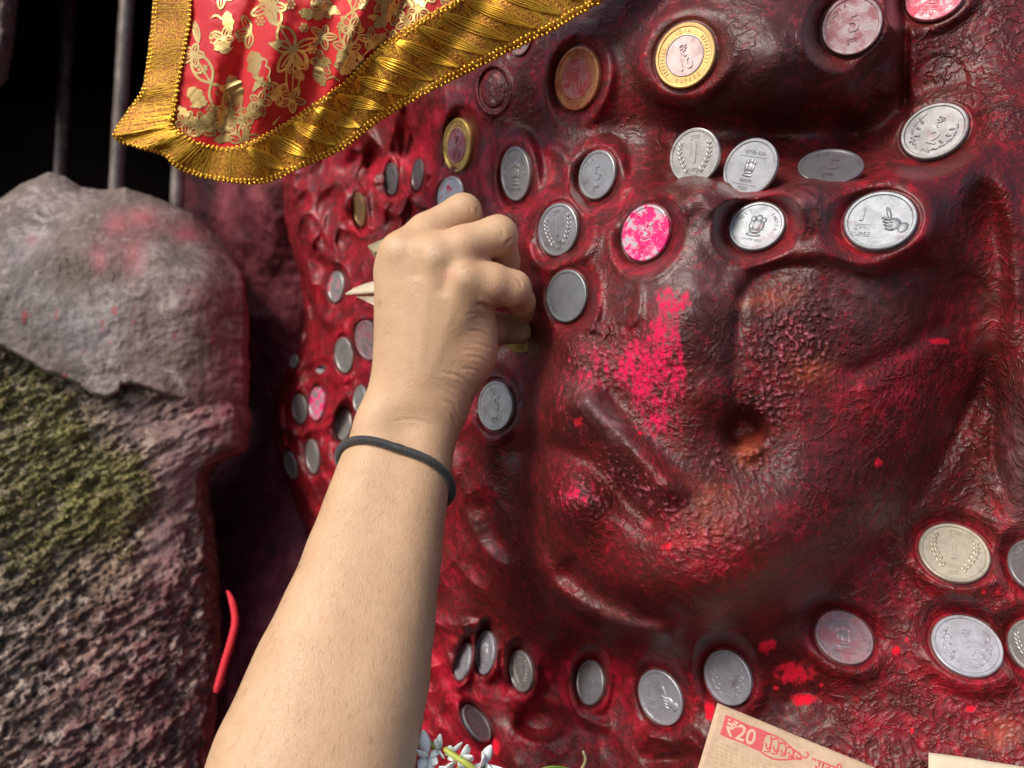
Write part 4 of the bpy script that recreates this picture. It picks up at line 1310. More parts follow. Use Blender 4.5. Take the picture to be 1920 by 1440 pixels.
rc = mix(nt, ramp(nt, noise(nt, co, 150, 3, 0.6), [(0.60, 0.0), (0.72, 0.65)]), rc, (0.42, 0.20, 0.10))
vg = N(nt, 'ShaderNodeTexVoronoi'); vg.inputs['Scale'].default_value = 190; vg.inputs['Randomness'].default_value = 1.0
vw = N(nt, 'ShaderNodeVectorMath', operation='MULTIPLY_ADD'); L(nt, N(nt, 'ShaderNodeTexNoise', i_Scale=120).outputs['Color'], vw.inputs[0]); vw.inputs[1].default_value = (0.008, 0.008, 0.008); L(nt, co, vw.inputs[2])
L(nt, vw.outputs[0], vg.inputs['Vector'])
sep = N(nt, 'ShaderNodeSeparateColor'); L(nt, vg.outputs['Color'], sep.inputs[0])
rc = mix(nt, ramp(nt, sep.outputs[0], [(0.70, 0.0), (0.82, 0.75)]), rc, (0.46, 0.37, 0.31))
rc = mix(nt, ramp(nt, sep.outputs[1], [(0.62, 0.0), (0.74, 0.7)]), rc, (0.022, 0.016, 0.013))
rc = mix(nt, math_node(nt, 'MULTIPLY', get_attr(nt, 'bare'), 0.75), rc, (0.33, 0.24, 0.23))
st = math_node(nt, 'MULTIPLY', get_attr(nt, 'stain'), ramp(nt, q1, [(0.36, 0.25), (0.62, 1.0)]))
rc = mix(nt, math_node(nt, 'MULTIPLY', st, 0.85), rc, (0.20, 0.036, 0.052))
ms = math_node(nt, 'MULTIPLY', get_attr(nt, 'moss'), ramp(nt, q1, [(0.34, 0.3), (0.55, 1.0)]))
rc = mix(nt, math_node(nt, 'MULTIPLY', ms, 0.9, True), rc, mix(nt, q2, (0.065, 0.066, 0.020), (0.32, 0.29, 0.10)))
L(nt, rc, bs.inputs['Base Color']); bs.inputs['Roughness'].default_value = 0.85
L(nt, bump(nt, math_node(nt, 'ADD', q1, q2), 0.8, 0.0025), bs.inputs['Normal'])
under(obj('rough_rock', me, m_rock), boulder)
# moss cushions: thousands of short blades where the rock is mossy
cand = np.argwhere(mossm[2:-2, 2:-2] > 0.42) + 2
pick = cand[rng.choice(len(cand), min(5000, len(cand)), replace=False)]
mv = []; mf = []
base_p = RV[pick[:, 0], pick[:, 1]]
for i in range(len(pick)):
    p = base_p[i]
    up = np.array([0.1, -0.8, 0.55]) + rng.normal(0, 0.45, 3); up /= np.linalg.norm(up)
    sd_ = np.cross(up, rng.normal(0, 1, 3)); sd_ /= np.linalg.norm(sd_) + 1e-9
    h_ = rng.uniform(0.0012, 0.0034); w_ = rng.uniform(0.0004, 0.0008)
    k = len(mv)
    mv += [p - sd_ * w_, p + sd_ * w_, p + up * h_]
    mf.append((k, k + 1, k + 2))
m_moss, nt, bs = material('moss')
co = coords(nt); q = noise(nt, co, 130, 3)
L(nt, ramp(nt, q, [(0.3, (0.05, 0.07, 0.015)), (0.48, (0.22, 0.215, 0.045)), (0.62, (0.46, 0.41, 0.15))]), bs.inputs['Base Color']); bs.inputs['Roughness'].default_value = 0.8
mo = under(obj('moss', mesh_from('moss', np.array(mv), np.array(mf)), m_moss), boulder); mo['kind'] = 'stuff'

# the cement cap
CT = np.array([(-460, 440), (-200, 395), (0, 372), (40, 345), (92, 322), (120, 330), (150, 350), (192, 356), (235, 352), (290, 370), (330, 386), (360, 400), (385, 425), (415, 452), (440, 480), (458, 520), (468, 600)], float)
CB = np.array([(-460, 620), (-200, 590), (0, 650), (60, 682), (88, 700), (120, 712), (150, 724), (175, 742), (205, 746), (222, 738), (226, 722), (260, 724), (310, 742), (350, 754), (372, 780), (378, 830), (382, 880), (400, 872), (430, 858), (455, 852), (468, 840)], float)
cx_ = np.concatenate([np.linspace(-460, 0, 70)[:-1], np.linspace(0, 468, 220)])
ct = np.interp(cx_, CT[:, 0], CT[:, 1]) + 2.0 * perlin(np.c_[cx_ / 15, 0 * cx_, 0 * cx_]); cb_ = np.interp(cx_, CB[:, 0], CB[:, 1]) + 2.0 * perlin(np.c_[cx_ / 12, 0 * cx_ + 5, 0 * cx_])
tt = np.linspace(0, 1, 200)
CX = np.repeat(cx_[None], len(tt), 0); CY = ct[None] + tt[:, None] * (cb_ - ct)[None]
cap_d = Plate([(-460, 440, 550), (-460, 600, 520), (-200, 380, 545), (0, 370, 560), (92, 325, 575), (200, 360, 575), (330, 390, 580), (440, 480, 590), (-200, 500, 505), (0, 500, 515), (150, 500, 522), (300, 500, 532), (400, 520, 548), (460, 560, 566),
               (-200, 620, 500), (0, 620, 508), (150, 650, 514), (300, 650, 524), (400, 680, 536), (460, 700, 552), (220, 740, 516), (330, 760, 528), (400, 850, 545), (460, 840, 560)])
CD = cap_d(CX, CY)
et = np.clip((CY - ct[None]) / 22, 0, 1); eb = np.clip((cb_[None] - CY) / 9, 0, 1); er = np.clip((468 - CX) / 13, 0, 1)
rnd = lambda e: 1 - np.sqrt(np.clip(1 - (1 - e) ** 2, 0, 1))
CX = CX + smooth(400, 468, CX) * (7 * perlin(np.stack([CY / 45, 0 * CY, 0 * CY + 3], -1)) + 3 * perlin(np.stack([CY / 13, 0 * CY, 0 * CY + 9], -1)))
CD = CD + 24 * rnd(et) + 9 * rnd(eb) + 40 * rnd(er)
cp = at(CX, CY, CD) * 1000
c1 = fbm(cp / 60, 3); c2 = fbm(cp / 14 + 2, 4, 0.55); c3 = fbm(cp / 4 + 11, 3)
darkpatch = np.clip(blob(CX, CY, 150, 505, 70, 28, 12) + 0.7 * blob(CX, CY, 250, 520, 60, 10, 10) + 0.6 * blob(CX, CY, 320, 490, 30, 12), 0, 1)
t_, par_ = line_dist(CX, CY, [(0, 412), (100, 420), (200, 432), (300, 450), (400, 470)])
crack = np.exp(-(t_ / 3.0) ** 2) * (0.3 + np.clip(c2 * 2, 0, 1))
CD = CD - 5 * c1 - 1.8 * c2 - 0.5 * c3 - darkpatch * 1.5 * c3 + 2.5 * crack
CV = at(CX, CY, CD)
top_b = np.stack([at(CX[0], CY[0] + 20 * t * t, CD[0] + 110 * t) for t in (1.0, 0.6, 0.3)], 0)
bot_b = np.stack([at(CX[-1], CY[-1] - 3 * t, CD[-1] + 40 * t) for t in (0.4, 1.0)], 0)
CV = np.concatenate([top_b, CV, bot_b], 0)
rb_ = np.stack([CV[:, -1] * (1 + 0.2 * t) + np.array([-0.012 * t, 0, 0]) for t in (0.3, 0.65, 1.0)], 1)     # the side runs straight back
CV = np.concatenate([CV, rb_], 1)
def padc(a):
    a = np.concatenate([np.repeat(a[:1], 3, 0), a, np.repeat(a[-1:], 2, 0)], 0)
    return np.concatenate([a, np.repeat(a[:, -1:], 3, 1)], 1)
me = mesh_from('cement_cap', CV.reshape(-1, 3), grid_faces(*CV.shape[:2])[:, ::-1])
redst = np.clip(smooth(330, 465, CX + 0.10 * (CY - 600) + 60 * c1) * 1.1 + 0.55 * blob(CX, CY, 350, 430, 70, 26) + 0.3 * blob(CX, CY, 230, 470, 70, 50), 0, 1)
pinkst = np.clip(0.8 * blob(CX, CY, 265, 410, 34, 24) + 0.8 * blob(CX, CY, 215, 420, 20, 22) + 0.7 * blob(CX, CY, 185, 485, 14, 24) + 0.6 * blob(CX, CY, 250, 480, 22, 40) + 0.8 * blob(CX, CY, 350, 440, 22, 14) + 0.5 * blob(CX, CY, 60, 450, 12, 12), 0, 1) * (0.8 + 0.9 * c2)
drops = np.zeros(CX.shape)
for x, y, a, b in ((46, 595, 5, 22), (105, 585, 6, 16), (214, 582, 8, 12), (251, 580, 4, 5), (250, 605, 5, 5), (206, 642, 4, 5), (328, 630, 4, 8), (155, 660, 3, 3), (122, 705, 6, 5), (96, 390, 6, 6), (193, 610, 4, 14), (55, 590, 3, 5), (400, 640, 5, 20), (440, 570, 6, 6)):
    drops = np.maximum(drops, smooth(0.25, 0.8, blob(CX, CY, x, y, a, b) * (0.8 + 1.2 * c3)))
bluish = np.clip(blob(CX, CY, 110, 610, 120, 55, 5) + 0.7 * blob(CX, CY, 40, 500, 60, 60), 0, 1)
for nm, a in (('redst', redst), ('pinkst', pinkst), ('drops', drops), ('bluish', bluish), ('darkp', np.maximum(darkpatch, crack * 0.7))):
    attr(me, nm, np.clip(padc(a), 0, 1))
m_cap, nt, bs = material('weathered_cement')
co = coords(nt)
q1 = noise(nt, co, 40, 5, 0.62, 0.4); q2 = noise(nt, co, 190, 5, 0.65); q3 = noise(nt, co, 15, 3)
cc_ = ramp(nt, math_node(nt, 'ADD', math_node(nt, 'MULTIPLY', q1, 0.55), math_node(nt, 'MULTIPLY', q2, 0.45)), [(0.38, (0.060, 0.052, 0.043)), (0.5, (0.17, 0.135, 0.118)), (0.62, (0.36, 0.31, 0.29))])
cc_ = mix(nt, ramp(nt, noise(nt, co, 11, 3, 0.5), [(0.42, 0.0), (0.6, 0.55)]), cc_, (0.27, 0.165, 0.155))
cc_ = mix(nt, math_node(nt, 'MULTIPLY', get_attr(nt, 'bluish'), 0.55), cc_, (0.27, 0.27, 0.29))
cc_ = mix(nt, ramp(nt, q3, [(0.42, 0.0), (0.58, 0.75)]), cc_, (0.105, 0.078, 0.058))
cc_ = mix(nt, ramp(nt, noise(nt, co, 70, 6, 0.7, 1.0), [(0.56, 0.0), (0.66, 0.6)]), cc_, (0.42, 0.37, 0.35))
cc_ = mix(nt, ramp(nt, noise(nt, co, 110, 5, 0.7, 1.5), [(0.60, 0.0), (0.70, 0.7)]), cc_, (0.045, 0.034, 0.028))
cc_ = mix(nt, math_node(nt, 'MULTIPLY', get_attr(nt, 'darkp'), ramp(nt, q2, [(0.4, 0.3), (0.6, 0.95)])), cc_, (0.055, 0.048, 0.030))
cc_ = mix(nt, math_node(nt, 'MULTIPLY', get_attr(nt, 'redst'), ramp(nt, q1, [(0.3, 0.35), (0.6, 0.95)])), cc_, (0.20, 0.026, 0.040))
cc_ = mix(nt, math_node(nt, 'MULTIPLY', get_attr(nt, 'pinkst'), 0.6), cc_, (0.50, 0.10, 0.14))
cc_ = mix(nt, math_node(nt, 'MULTIPLY', get_attr(nt, 'drops'), 0.7), cc_, (0.36, 0.035, 0.055))
L(nt, cc_, bs.inputs['Base Color']); bs.inputs['Roughness'].default_value = 0.75
L(nt, bump(nt, math_node(nt, 'ADD', q2, math_node(nt, 'MULTIPLY', q1, 0.5)), 0.40, 0.0018), bs.inputs['Normal'])
under(obj('cement_cap', me, m_cap), boulder)

# brown rock corner at the far upper left
m_brown, nt, bs = material('brown_rock')
co = coords(nt); q1 = noise(nt, co, 60, 5, 0.65); q2 = noise(nt, co, 260, 4, 0.6)
L(nt, ramp(nt, q1, [(0.35, (0.045, 0.028, 0.022)), (0.62, (0.20, 0.14, 0.11))]), bs.inputs['Base Color']); bs.inputs['Roughness'].default_value = 0.7
L(nt, bump(nt, math_node(nt, 'ADD', q1, q2), 0.8, 0.004), bs.inputs['Normal'])
by_ = np.linspace(-160, 185, 90); bt_ = np.linspace(0, 1, 60)
bxr = np.interp(by_, [-160, 0, 60, 110, 150, 185], [34, 34, 29, 22, 14, -20]) + 3 * perlin(np.c_[by_ / 14, 0 * by_, 0 * by_])
BX = -230 + bt_[None] * (bxr + 230)[:, None]; BY = np.repeat(by_[:, None], 60, 1)
eb_ = np.clip((bxr[:, None] - BX) / 30, 0, 1); ebb = np.clip((185 - BY) / 40, 0, 1)
BD = 600 + 60 * rnd(eb_) + 60 * rnd(ebb)
bp = at(BX, BY, BD) * 1000
BD = BD - 10 * fbm(bp / 30, 4) - 3 * fbm(bp / 8, 3)
BV = at(BX, BY, BD); BV = np.concatenate([BV, (BV[:, -1] * 1.25 + np.array([-0.02, 0, 0]))[:, None]], 1)
bw = obj('rock', mesh_from('rock', BV.reshape(-1, 3), grid_faces(*BV.shape[:2])), m_brown)
tag(bw, 'corner of a brown rock at the upper left edge above the boulder', 'rock')

# ------------------------------------------------------------------ metal rods standing in the dark gap
m_rod, nt, bs = material('dull_iron')
co = coords(nt); q1 = noise(nt, co, 60, 5, 0.65); q2 = noise(nt, co, 350, 3)
L(nt, ramp(nt, q1, [(0.35, (0.07, 0.050, 0.046)), (0.65, (0.20, 0.165, 0.155))]), bs.inputs['Base Color']); bs.inputs['Roughness'].default_value = 0.55; bs.inputs['Metallic'].default_value = 0.35
L(nt, bump(nt, q2, 0.4, 0.001), bs.inputs['Normal'])
for (xa, xb, yb, w_, d_, lab) in ((130, 112, 330, 22, 800, 'dim iron rod furthest left behind the boulder'), (238, 216, 372, 27, 655, 'grey iron rod with the lightest face, left of the gold-bordered cloth'),
                                  (345, 331, 402, 26, 640, 'iron rod whose foot shows below the cloth corner'), (392, 376, 430, 17, 740, 'thin dim iron rod next to the one under the cloth corner')):
    pts = np.array([at(xa + (xa - xb) * 0.45, -150, d_), at(xa, 0, d_), at(xb, yb, d_), at(xb - 2, yb + 40, d_)])
    mb = MB(); n_ = 24
    cpt = curve_pts(pts, n_)
    mb.tube(cpt, (w_ / 2 * d_ / F * 0.001) * (1 + 0.04 * rng.normal(size=n_)), 14)
    tag(obj('metal_rod', mb.mesh('metal_rod', True, 50), m_rod), lab, 'rod', 'iron rods behind the boulder')

# ------------------------------------------------------------------ red thread hanging by the boulder
mb = MB()
tp = curve_pts([at(427, 1108, 512), at(436, 1130, 508), at(441, 1165, 505), at(434, 1200, 503), at(422, 1240, 502), at(412, 1275, 502), at(406, 1297, 504)], 40)
tq = np.linspace(0, 1, 120)
tp = np.stack([np.interp(tq, np.linspace(0, 1, 40), tp[:, k]) for k in range(3)], 1)
tr_ = np.interp(tq, [0, 0.15, 0.5, 0.92, 1], [0.5, 1.15, 1.35, 1.35, 1.0]) * 0.001
for ply in range(3):
    an_ = tq * 2 * np.pi * 9 + ply * 2 * np.pi / 3
    mb.tube(tp + np.stack([np.cos(an_) * tr_, np.sin(an_) * tr_, 0 * an_], 1) * 0.8, tr_ * 1.05, 8)
for k in range(26):
    i0 = rng.integers(4, 119); dv = rng.normal(0, 1, 3); dv /= np.linalg.norm(dv)
    mb.tube(curve_pts([tp[i0], tp[i0] + dv * 0.0022 + np.array([0, 0, -0.0006]), tp[i0] + dv * 0.0034 + np.array([0, 0, -0.0022])], 5), 0.00010, 3, False)
m_thr, nt, bs = material('red_thread')
co = coords(nt); wv2 = N(nt, 'ShaderNodeTexWave'); wv2.inputs['Scale'].default_value = 300; wv2.inputs['Distortion'].default_value = 2; L(nt, co, wv2.inputs['Vector'])
bs.inputs['Base Color'].default_value = (0.78, 0.035, 0.055, 1); bs.inputs['Roughness'].default_value = 0.8
L(nt, bump(nt, wv2.outputs['Fac'], 0.5, 0.0006), bs.inputs['Normal'])
tag(obj('thread', mb.mesh('thread', True, None), m_thr), 'short bright red thread hanging beside the rough rock', 'thread')

# ------------------------------------------------------------------ the red cloth with gold print and gold border
cloth_plate = Plate([(300, -100, 386), (290, 100, 392), (240, 230, 398), (330, 280, 396), (420, 320, 398), (490, 335, 395), (360, 100, 380), (430, 150, 374), (550, 100, 356), (600, 200, 372),
                     (640, 270, 380), (700, 100, 352), (760, 195, 364), (850, 50, 346), (960, 90, 352), (1130, 0, 346), (1230, -60, 342), (800, -200, 338), (550, -200, 350), (400, -200, 378), (1100, -220, 340)])


def cloth_depth(px, py):
    d = cloth_plate(px, py)
    for x0, sl__, w_, h_ in ((470, -0.28, 22, 6.0), (520, -0.20, 26, -5.0), (610, -0.34, 30, 5.0), (662, -0.40, 20, -4.0), (735, -0.5, 26, 4.0), (400, 0.05, 18, -3.5), (860, -0.8, 34, 3.0)):
        d = d + h_ * np.exp(-((px - x0 - sl__ * (py - 60)) / w_) ** 2) * (1 - 0.6 * smooth(180, 300, py))
    return d


OUTER = np.array([(296, -190), (292, -90), (288, 0), (283, 60), (275, 125), (266, 170), (240, 208), (213, 256), (262, 278), (304, 290), (336, 317), (400, 337), (492, 344), (560, 317), (640, 281), (720, 222), (800, 176), (880, 136), (960, 95), (1050, 50), (1130, 2), (1240, -62), (1340, -120)], float)
INNER = np.array([(366, -190), (362, -90), (359, 0), (356, 50), (345, 108), (336, 155), (330, 202), (324, 234), (338, 246), (354, 259), (380, 270), (420, 277), (466, 268), (522, 238), (590, 194), (650, 150), (715, 86), (780, 40), (850, 0), (930, -52), (1010, -110), (1120, -175), (1220, -235)], float)
NS = 620
co_, ci_ = curve_pts(OUTER, NS), curve_pts(INNER, NS)
cl = bpy.data.objects.new('cloth', None); C.objects.link(cl)
cl.location = tuple(at(480, 335, 395))
bpy.context.view_layer.update()
tag(cl, 'red festive cloth with gold leaf print and gold thread border draped over the idol', 'cloth')

m_red, nt, bs = material('red_satin')
co = coords(nt); q1 = noise(nt, co, 26, 3); q2 = noise(nt, co, 1400, 2)
wve = N(nt, 'ShaderNodeTexWave'); wve.inputs['Scale'].default_value = 900; wve.inputs['Distortion'].default_value = 0.4; L(nt, co, wve.inputs['Vector'])
L(nt, mix(nt, q1, (0.56, 0.008, 0.014), (0.76, 0.022, 0.026)), bs.inputs['Base Color'])
bs.inputs['Roughness'].default_value = 0.42; bs.inputs['Sheen Weight'].default_value = 0.3; bs.inputs['Sheen Tint'].default_value = (1, 0.4, 0.4, 1)
L(nt, bump(nt, math_node(nt, 'ADD', wve.outputs['Fac'], q2), 0.25, 0.0003), bs.inputs['Normal'])
poly = np.vstack([(co_ * 0.35 + ci_ * 0.65), [(1220, -400), (300, -400)]])


def inside(px, py, poly):
    c = np.zeros(px.shape, bool)
    j = len(poly) - 1
    for i in range(len(poly)):
        xi, yi = poly[i]; xj, yj = poly[j]
        if yi != yj:
            c ^= ((yi > py) != (yj > py)) & (px < (xj - xi) * (py - yi) / (yj - yi) + xi)
        j = i
    return c


fx, fy = np.meshgrid(np.arange(300, 1240, 3.0), np.arange(-215, 300, 3.0))
fd = cloth_depth(fx, fy)
fp = at(fx, fy, fd) * 1000
fd = fd - 1.2 * fbm(fp / 14, 3) - 0.25 * fbm(fp / 4, 2)
ff = grid_faces(*fx.shape)
ctr_x = fx.ravel()[ff].mean(1); ctr_y = fy.ravel()[ff].mean(1)
keep = inside(ctr_x, ctr_y, poly)
ff = ff[keep]
used = np.unique(ff); remap = np.full(fx.size, -1); remap[used] = np.arange(len(used))
cloth_me = mesh_from('fabric', at(fx, fy, fd).reshape(-1, 3)[used], remap[ff])
fab = under(obj('fabric', cloth_me, m_red), cl)
sol = fab.modifiers.new('thick', 'SOLIDIFY'); sol.thickness = 0.0004; sol.offset = -1


def cloth_surface(px, py, lift):
    px = np.asarray(px, float); py = np.asarray(py, float)
    d = cloth_depth(px, py)
    p = at(px, py, d) * 1000
    d = d - 1.2 * fbm(p / 14, 3) - 0.25 * fbm(p / 4, 2) - lift
    return at(px, py, d)


# gold foil print: each motif a thin raised piece of its own
m_foil, nt, bs = material('gold_foil')
co = coords(nt); q1 = noise(nt, co, 700, 3, 0.6); q2 = noise(nt, co, 40, 3)
L(nt, mix(nt, q2, (0.72, 0.47, 0.16), (0.90, 0.70, 0.30)), bs.inputs['Base Color']); bs.inputs['Metallic'].default_value = 0.75
L(nt, math_node(nt, 'ADD', 0.26, math_node(nt, 'MULTIPLY', q1, 0.25)), bs.inputs['Roughness'])
L(nt, bump(nt, q1, 0.35, 0.0004), bs.inputs['Normal'])


class Foil:
    def __init__(self): self.v = []; self.f = []

    def add(self, xy, faces):
        n = len(self.v)
        self.v += [tuple(q) for q in xy]; self.f += [tuple(j + n for j in q) for q in faces]

    def line(self, pts, w, n=14):
        c = curve_pts(pts, n); t = np.gradient(c, axis=0); t /= np.linalg.norm(t, axis=1)[:, None] + 1e-9
        nn = np.stack([-t[:, 1], t[:, 0]], 1)
        ww = (np.broadcast_to(np.asarray(w, float), (n,)) / 2)[:, None]
        self.add(np.vstack([c + nn * ww, c - nn * ww]), [(i, i + 1, n + i + 1, n + i) for i in range(n - 1)])

    def lens(self, a, b, bulge, w):
        a, b = np.array(a, float), np.array(b, float)
        v = b - a; nn = np.array([-v[1], v[0]])
        for s in (-1, 1):
            self.line([a, a + v * 0.25 + s * nn * bulge * 0.8, a + v * 0.5 + s * nn * bulge, a + v * 0.75 + s * nn * bulge * 0.8, b], w)

    def petal(self, c, ang, ln, wd, w):
        """outlined petal with a mid vein"""
        a = math.radians(ang); u = np.array([math.cos(a), math.sin(a)]); nn = np.array([-u[1], u[0]])
        c = np.array(c, float)
        for s in (-1, 1):
            self.line([c, c + u * ln * 0.4 + s * nn * wd, c + u * ln * 0.8 + s * nn * wd * 0.7, c + u * ln], w)
        self.line([c, c + u * ln * 0.8], w * 0.6, 6)

    def leaf(self, c, ang, ln, wd, lobes=5):
        """filled, notched leaf"""
        a = math.radians(ang); u = np.array([math.cos(a), math.sin(a)]); nn = np.array([-u[1], u[0]])
        c = np.array(c, float); n = 40
        t = np.linspace(0, 1, n)
        prof = np.sin(np.pi * np.clip(t, 0, 1) ** 0.8) * wd * (0.75 + 0.3 * np.abs(np.sin(t * np.pi * lobes)))
        up = c + u * ln * t[:, None] + nn * prof[:, None]; dn = c + u * ln * t[:, None] - nn * (prof * 0.85)[:, None]
        self.add(np.vstack([up, dn]), [(i, i + 1, n + i + 1, n + i) for i in range(n - 1)])

    def dots(self, c, r, k, dr):
        c = np.array(c, float)
        for j in range(k + 1):
            o = c if j == k else c + r * np.array([math.cos(2 * math.pi * j / k), math.sin(2 * math.pi * j / k)])
            m = 8
            self.add([o] + [o + dr * np.array([math.cos(2 * math.pi * i / m), math.sin(2 * math.pi * i / m)]) for i in range(m)], [(0, 1 + i, 1 + (i + 1) % m) for i in range(m)])

    def build(self, name, lift=0.35):
        q = np.array(self.v)
        inn = inside(q[:, 0], q[:, 1], poly)
        fs = [f for f in self.f if all(inn[j] for j in f)]
        if not fs:
            return
        v0 = cloth_surface(q[:, 0], q[:, 1], lift)
        used = sorted({j for f in fs for j in f}); mp = {j: i for i, j in enumerate(used)}
        me = mesh_from(name, v0[used], [tuple(mp[j] for j in f) for f in fs])
        under(obj(name, me, m_foil), cl)


def vine(nodes, bulge, w):
    for a, b in zip(nodes[:-1], nodes[1:]):
        fo = Foil(); fo.lens(a, b, bulge, w); fo.line([a, b], w * 0.7, 4); fo.build('foil_loop')
for nodes, bu, w in (([(362, 100), (396, 156), (428, 213)], 0.26, 5), ([(428, 213), (377, 243)], 0.22, 5), ([(497, -45), (507, 10), (523, 48), (550, 93)], 0.30, 5), ([(550, 93), (575, 130)], 0.3, 4.5),
                     ([(650, 92), (662, 20), (690, -60)], 0.26, 4.5), ([(650, 92), (642, 140)], 0.3, 4), ([(547, 187), (552, 96)], 0.14, 4), ([(740, -10), (800, -70)], 0.3, 4.5), ([(360, -30), (420, -60)], 0.3, 4.5),
                     ([(610, -60), (600, -120)], 0.3, 4.5), ([(365, 40), (372, 80)], 0.12, 4)):
    vine(nodes, bu, w)
for c_, base_a, k, ln, wd, w in (((428, 213), 20, 6, 34, 8, 4), ((377, 243), 160, 4, 30, 7, 4), ((362, 102), -70, 5, 26, 6, 4), ((507, 10), 10, 5, 34, 8, 4.5), ((550, 93), -20, 4, 44, 10, 4.5), ((650, 92), 60, 5, 30, 7, 4),
                                 ((547, 187), -60, 4, 26, 6, 3.5), ((690, -40), 0, 5, 36, 8, 4.5), ((455, 265), 200, 3, 34, 8, 4), ((740, -10), 90, 4, 30, 8, 4), ((470, 60), 100, 3, 30, 7, 4)):
    for j in range(k):
        fo = Foil(); fo.petal(c_, base_a + j * 360 / max(k, 5), ln * (0.8 + 0.4 * random.random()), wd, w); fo.build('foil_petal')
for c_, an, ln, wd, lo in (((470, 95), 62, 78, 22, 4), ((430, 140), 66, 60, 18, 4), ((352, 165), 40, 46, 16, 3), ((560, 22), 10, 40, 12, 3), ((425, 20), 80, 46, 12, 3), ((610, 10), 30, 34, 10, 3), ((690, 90), -40, 46, 13, 3),
                            ((400, 262), -6, 40, 9, 2), ((590, 150), -70, 40, 11, 3), ((700, 50), -30, 40, 11, 3), ((510, 190), -60, 38, 10, 3), ((640, -30), 60, 40, 12, 3), ((395, 60), 60, 34, 10, 3), ((760, 10), -35, 40, 12, 3)):
    fo = Foil(); fo.leaf(c_, an, ln, wd, lo); fo.build('foil_leaf', 0.30)
for c_ in ((585, 92), (570, 52), (545, 8), (600, 66), (476, 215), (690, 72), (612, 118), (395, 205), (420, 245), (488, 40), (452, 70), (660, 130), (720, 20), (380, 130), (640, 50), (500, 160), (462, 240), (540, 130), (590, -20), (680, 8), (440, 190)):
    fo = Foil(); fo.dots(c_, 7, 6, 3.0); fo.build('foil_dots', 0.40)

for k in range(110):
    c_ = (rng.uniform(345, 900), rng.uniform(-60, 255))
    if inside(np.array([c_[0]]), np.array([c_[1]]), poly)[0]:
        fo = Foil(); a_ = rng.uniform(0, 360)
        if k % 3 == 0:
            for j in range(5): fo.petal(c_, a_ + 72 * j, rng.uniform(18, 28), 6, 3.4)
            fo.build('foil_flower', 0.45)
        elif k % 3 == 1:
            fo.leaf(c_, a_, rng.uniform(24, 40), rng.uniform(6, 10), 3); fo.build('foil_leaf', 0.45)
        else:
            u_ = np.array([math.cos(a_), math.sin(a_)]) * rng.uniform(18, 34)
            fo.line([c_, c_ + u_ * 0.5 + u_[::-1] * 0.3, c_ + u_], [1, 2, 3, 4, 4, 4, 4, 4, 4, 4, 3, 2, 1.5, 1]); fo.build('foil_sprig', 0.45)

# border ribbon: woven base, cross threads, twisted sprays, bead-like picots along both edges
m_gold, nt, bs = material('gold_thread')
co = coords(nt); q1 = noise(nt, co, 500, 2); q2 = noise(nt, co, 60, 3)
L(nt, mix(nt, q1, (0.80, 0.40, 0.030), (1.0, 0.68, 0.10)), bs.inputs['Base Color']); bs.inputs['Metallic'].default_value = 0.85
L(nt, math_node(nt, 'ADD', 0.20, math_node(nt, 'MULTIPLY', q2, 0.25)), bs.inputs['Roughness'])
m_gbase, nt, bs = material('gold_weave')
co = coords(nt); q1 = noise(nt, co, 900, 3); q2 = noise(nt, co, 120, 3)
L(nt, ramp(nt, q1, [(0.35, (0.22, 0.065, 0.006)), (0.65, (0.58, 0.26, 0.022))]), bs.inputs['Base Color']); bs.inputs['Metallic'].default_value = 0.5; bs.inputs['Roughness'].default_value = 0.45
L(nt, bump(nt, q1, 0.8, 0.0008), bs.inputs['Normal'])


def rib(s, t, lift=0.0):
    """place on the ribbon: s 0..1 along, t 0 (outer edge) .. 1 (inner edge)"""
    s = np.asarray(s, float); t = np.asarray(t, float)
    i = np.clip(s, 0, 1) * (NS - 1)
    k = np.arange(NS)
    ox = np.interp(i, k, co_[:, 0]); oy = np.interp(i, k, co_[:, 1]); ix = np.interp(i, k, ci_[:, 0]); iy = np.interp(i, k, ci_[:, 1])
    x = ox + (ix - ox) * t; y = oy + (iy - oy) * t
    d = cloth_depth(x, y) - 1.3 - 1.6 * np.sin(s * 90) * (1 - t) * 0.8 - 1.2 * np.sin(s * 37 + 1) * (1 - t) - 0.5 * np.sin(np.pi * t)
    # the two mitred corners fold over
    d = d - 3.0 * np.exp(-((s - 7 / 22) / 0.012) ** 2) * (1 - t) - 2.5 * np.exp(-((s - 12 / 22) / 0.010) ** 2) * (1 - 0.5 * t)
    return at(x, y, d - lift)


SS, TT = np.meshgrid(np.linspace(0, 1, 700), np.linspace(0, 1, 14), indexing='ij')
rb = under(obj('ribbon', mesh_from('ribbon', rib(SS, TT).reshape(-1, 3), grid_faces(700, 14)), m_gbase), cl)
sol = rb.modifiers.new('thick', 'SOLIDIFY'); sol.thickness = 0.0005; sol.offset = 1
seglen = np.r_[0, np.cumsum(np.linalg.norm(np.diff((co_ + ci_) / 2, axis=0), axis=1))]
tot = seglen[-1]
s_at = lambda px: np.interp(px, seglen, np.linspace(0, 1, NS))
mb = MB()
for p in np.arange(2, tot, 2.5):
    s0 = s_at(p + rng.uniform(-1, 1))
    n_ = 7
    t = np.linspace(0.04, 0.96, n_)
    sw = s0 + np.cumsum(rng.normal(0, 0.00035, n_)) + (t - 0.5) * (rng.normal(0, 0.0016) + (0.008 if rng.random() < 0.5 else -0.004) * (s0 > 12.2 / 22))
    pts = rib(sw, t, 0.25 + 0.25 * rng.random(n_))
    mb.tube(pts, rng.uniform(0.20, 0.31) * (0.62 if s0 > 12.2 / 22 else 1.0) * 0.001, 5, False)
th = under(obj('cross_threads', mb.mesh('cross_threads', True, None), m_gold), cl); th['kind'] = 'stuff'
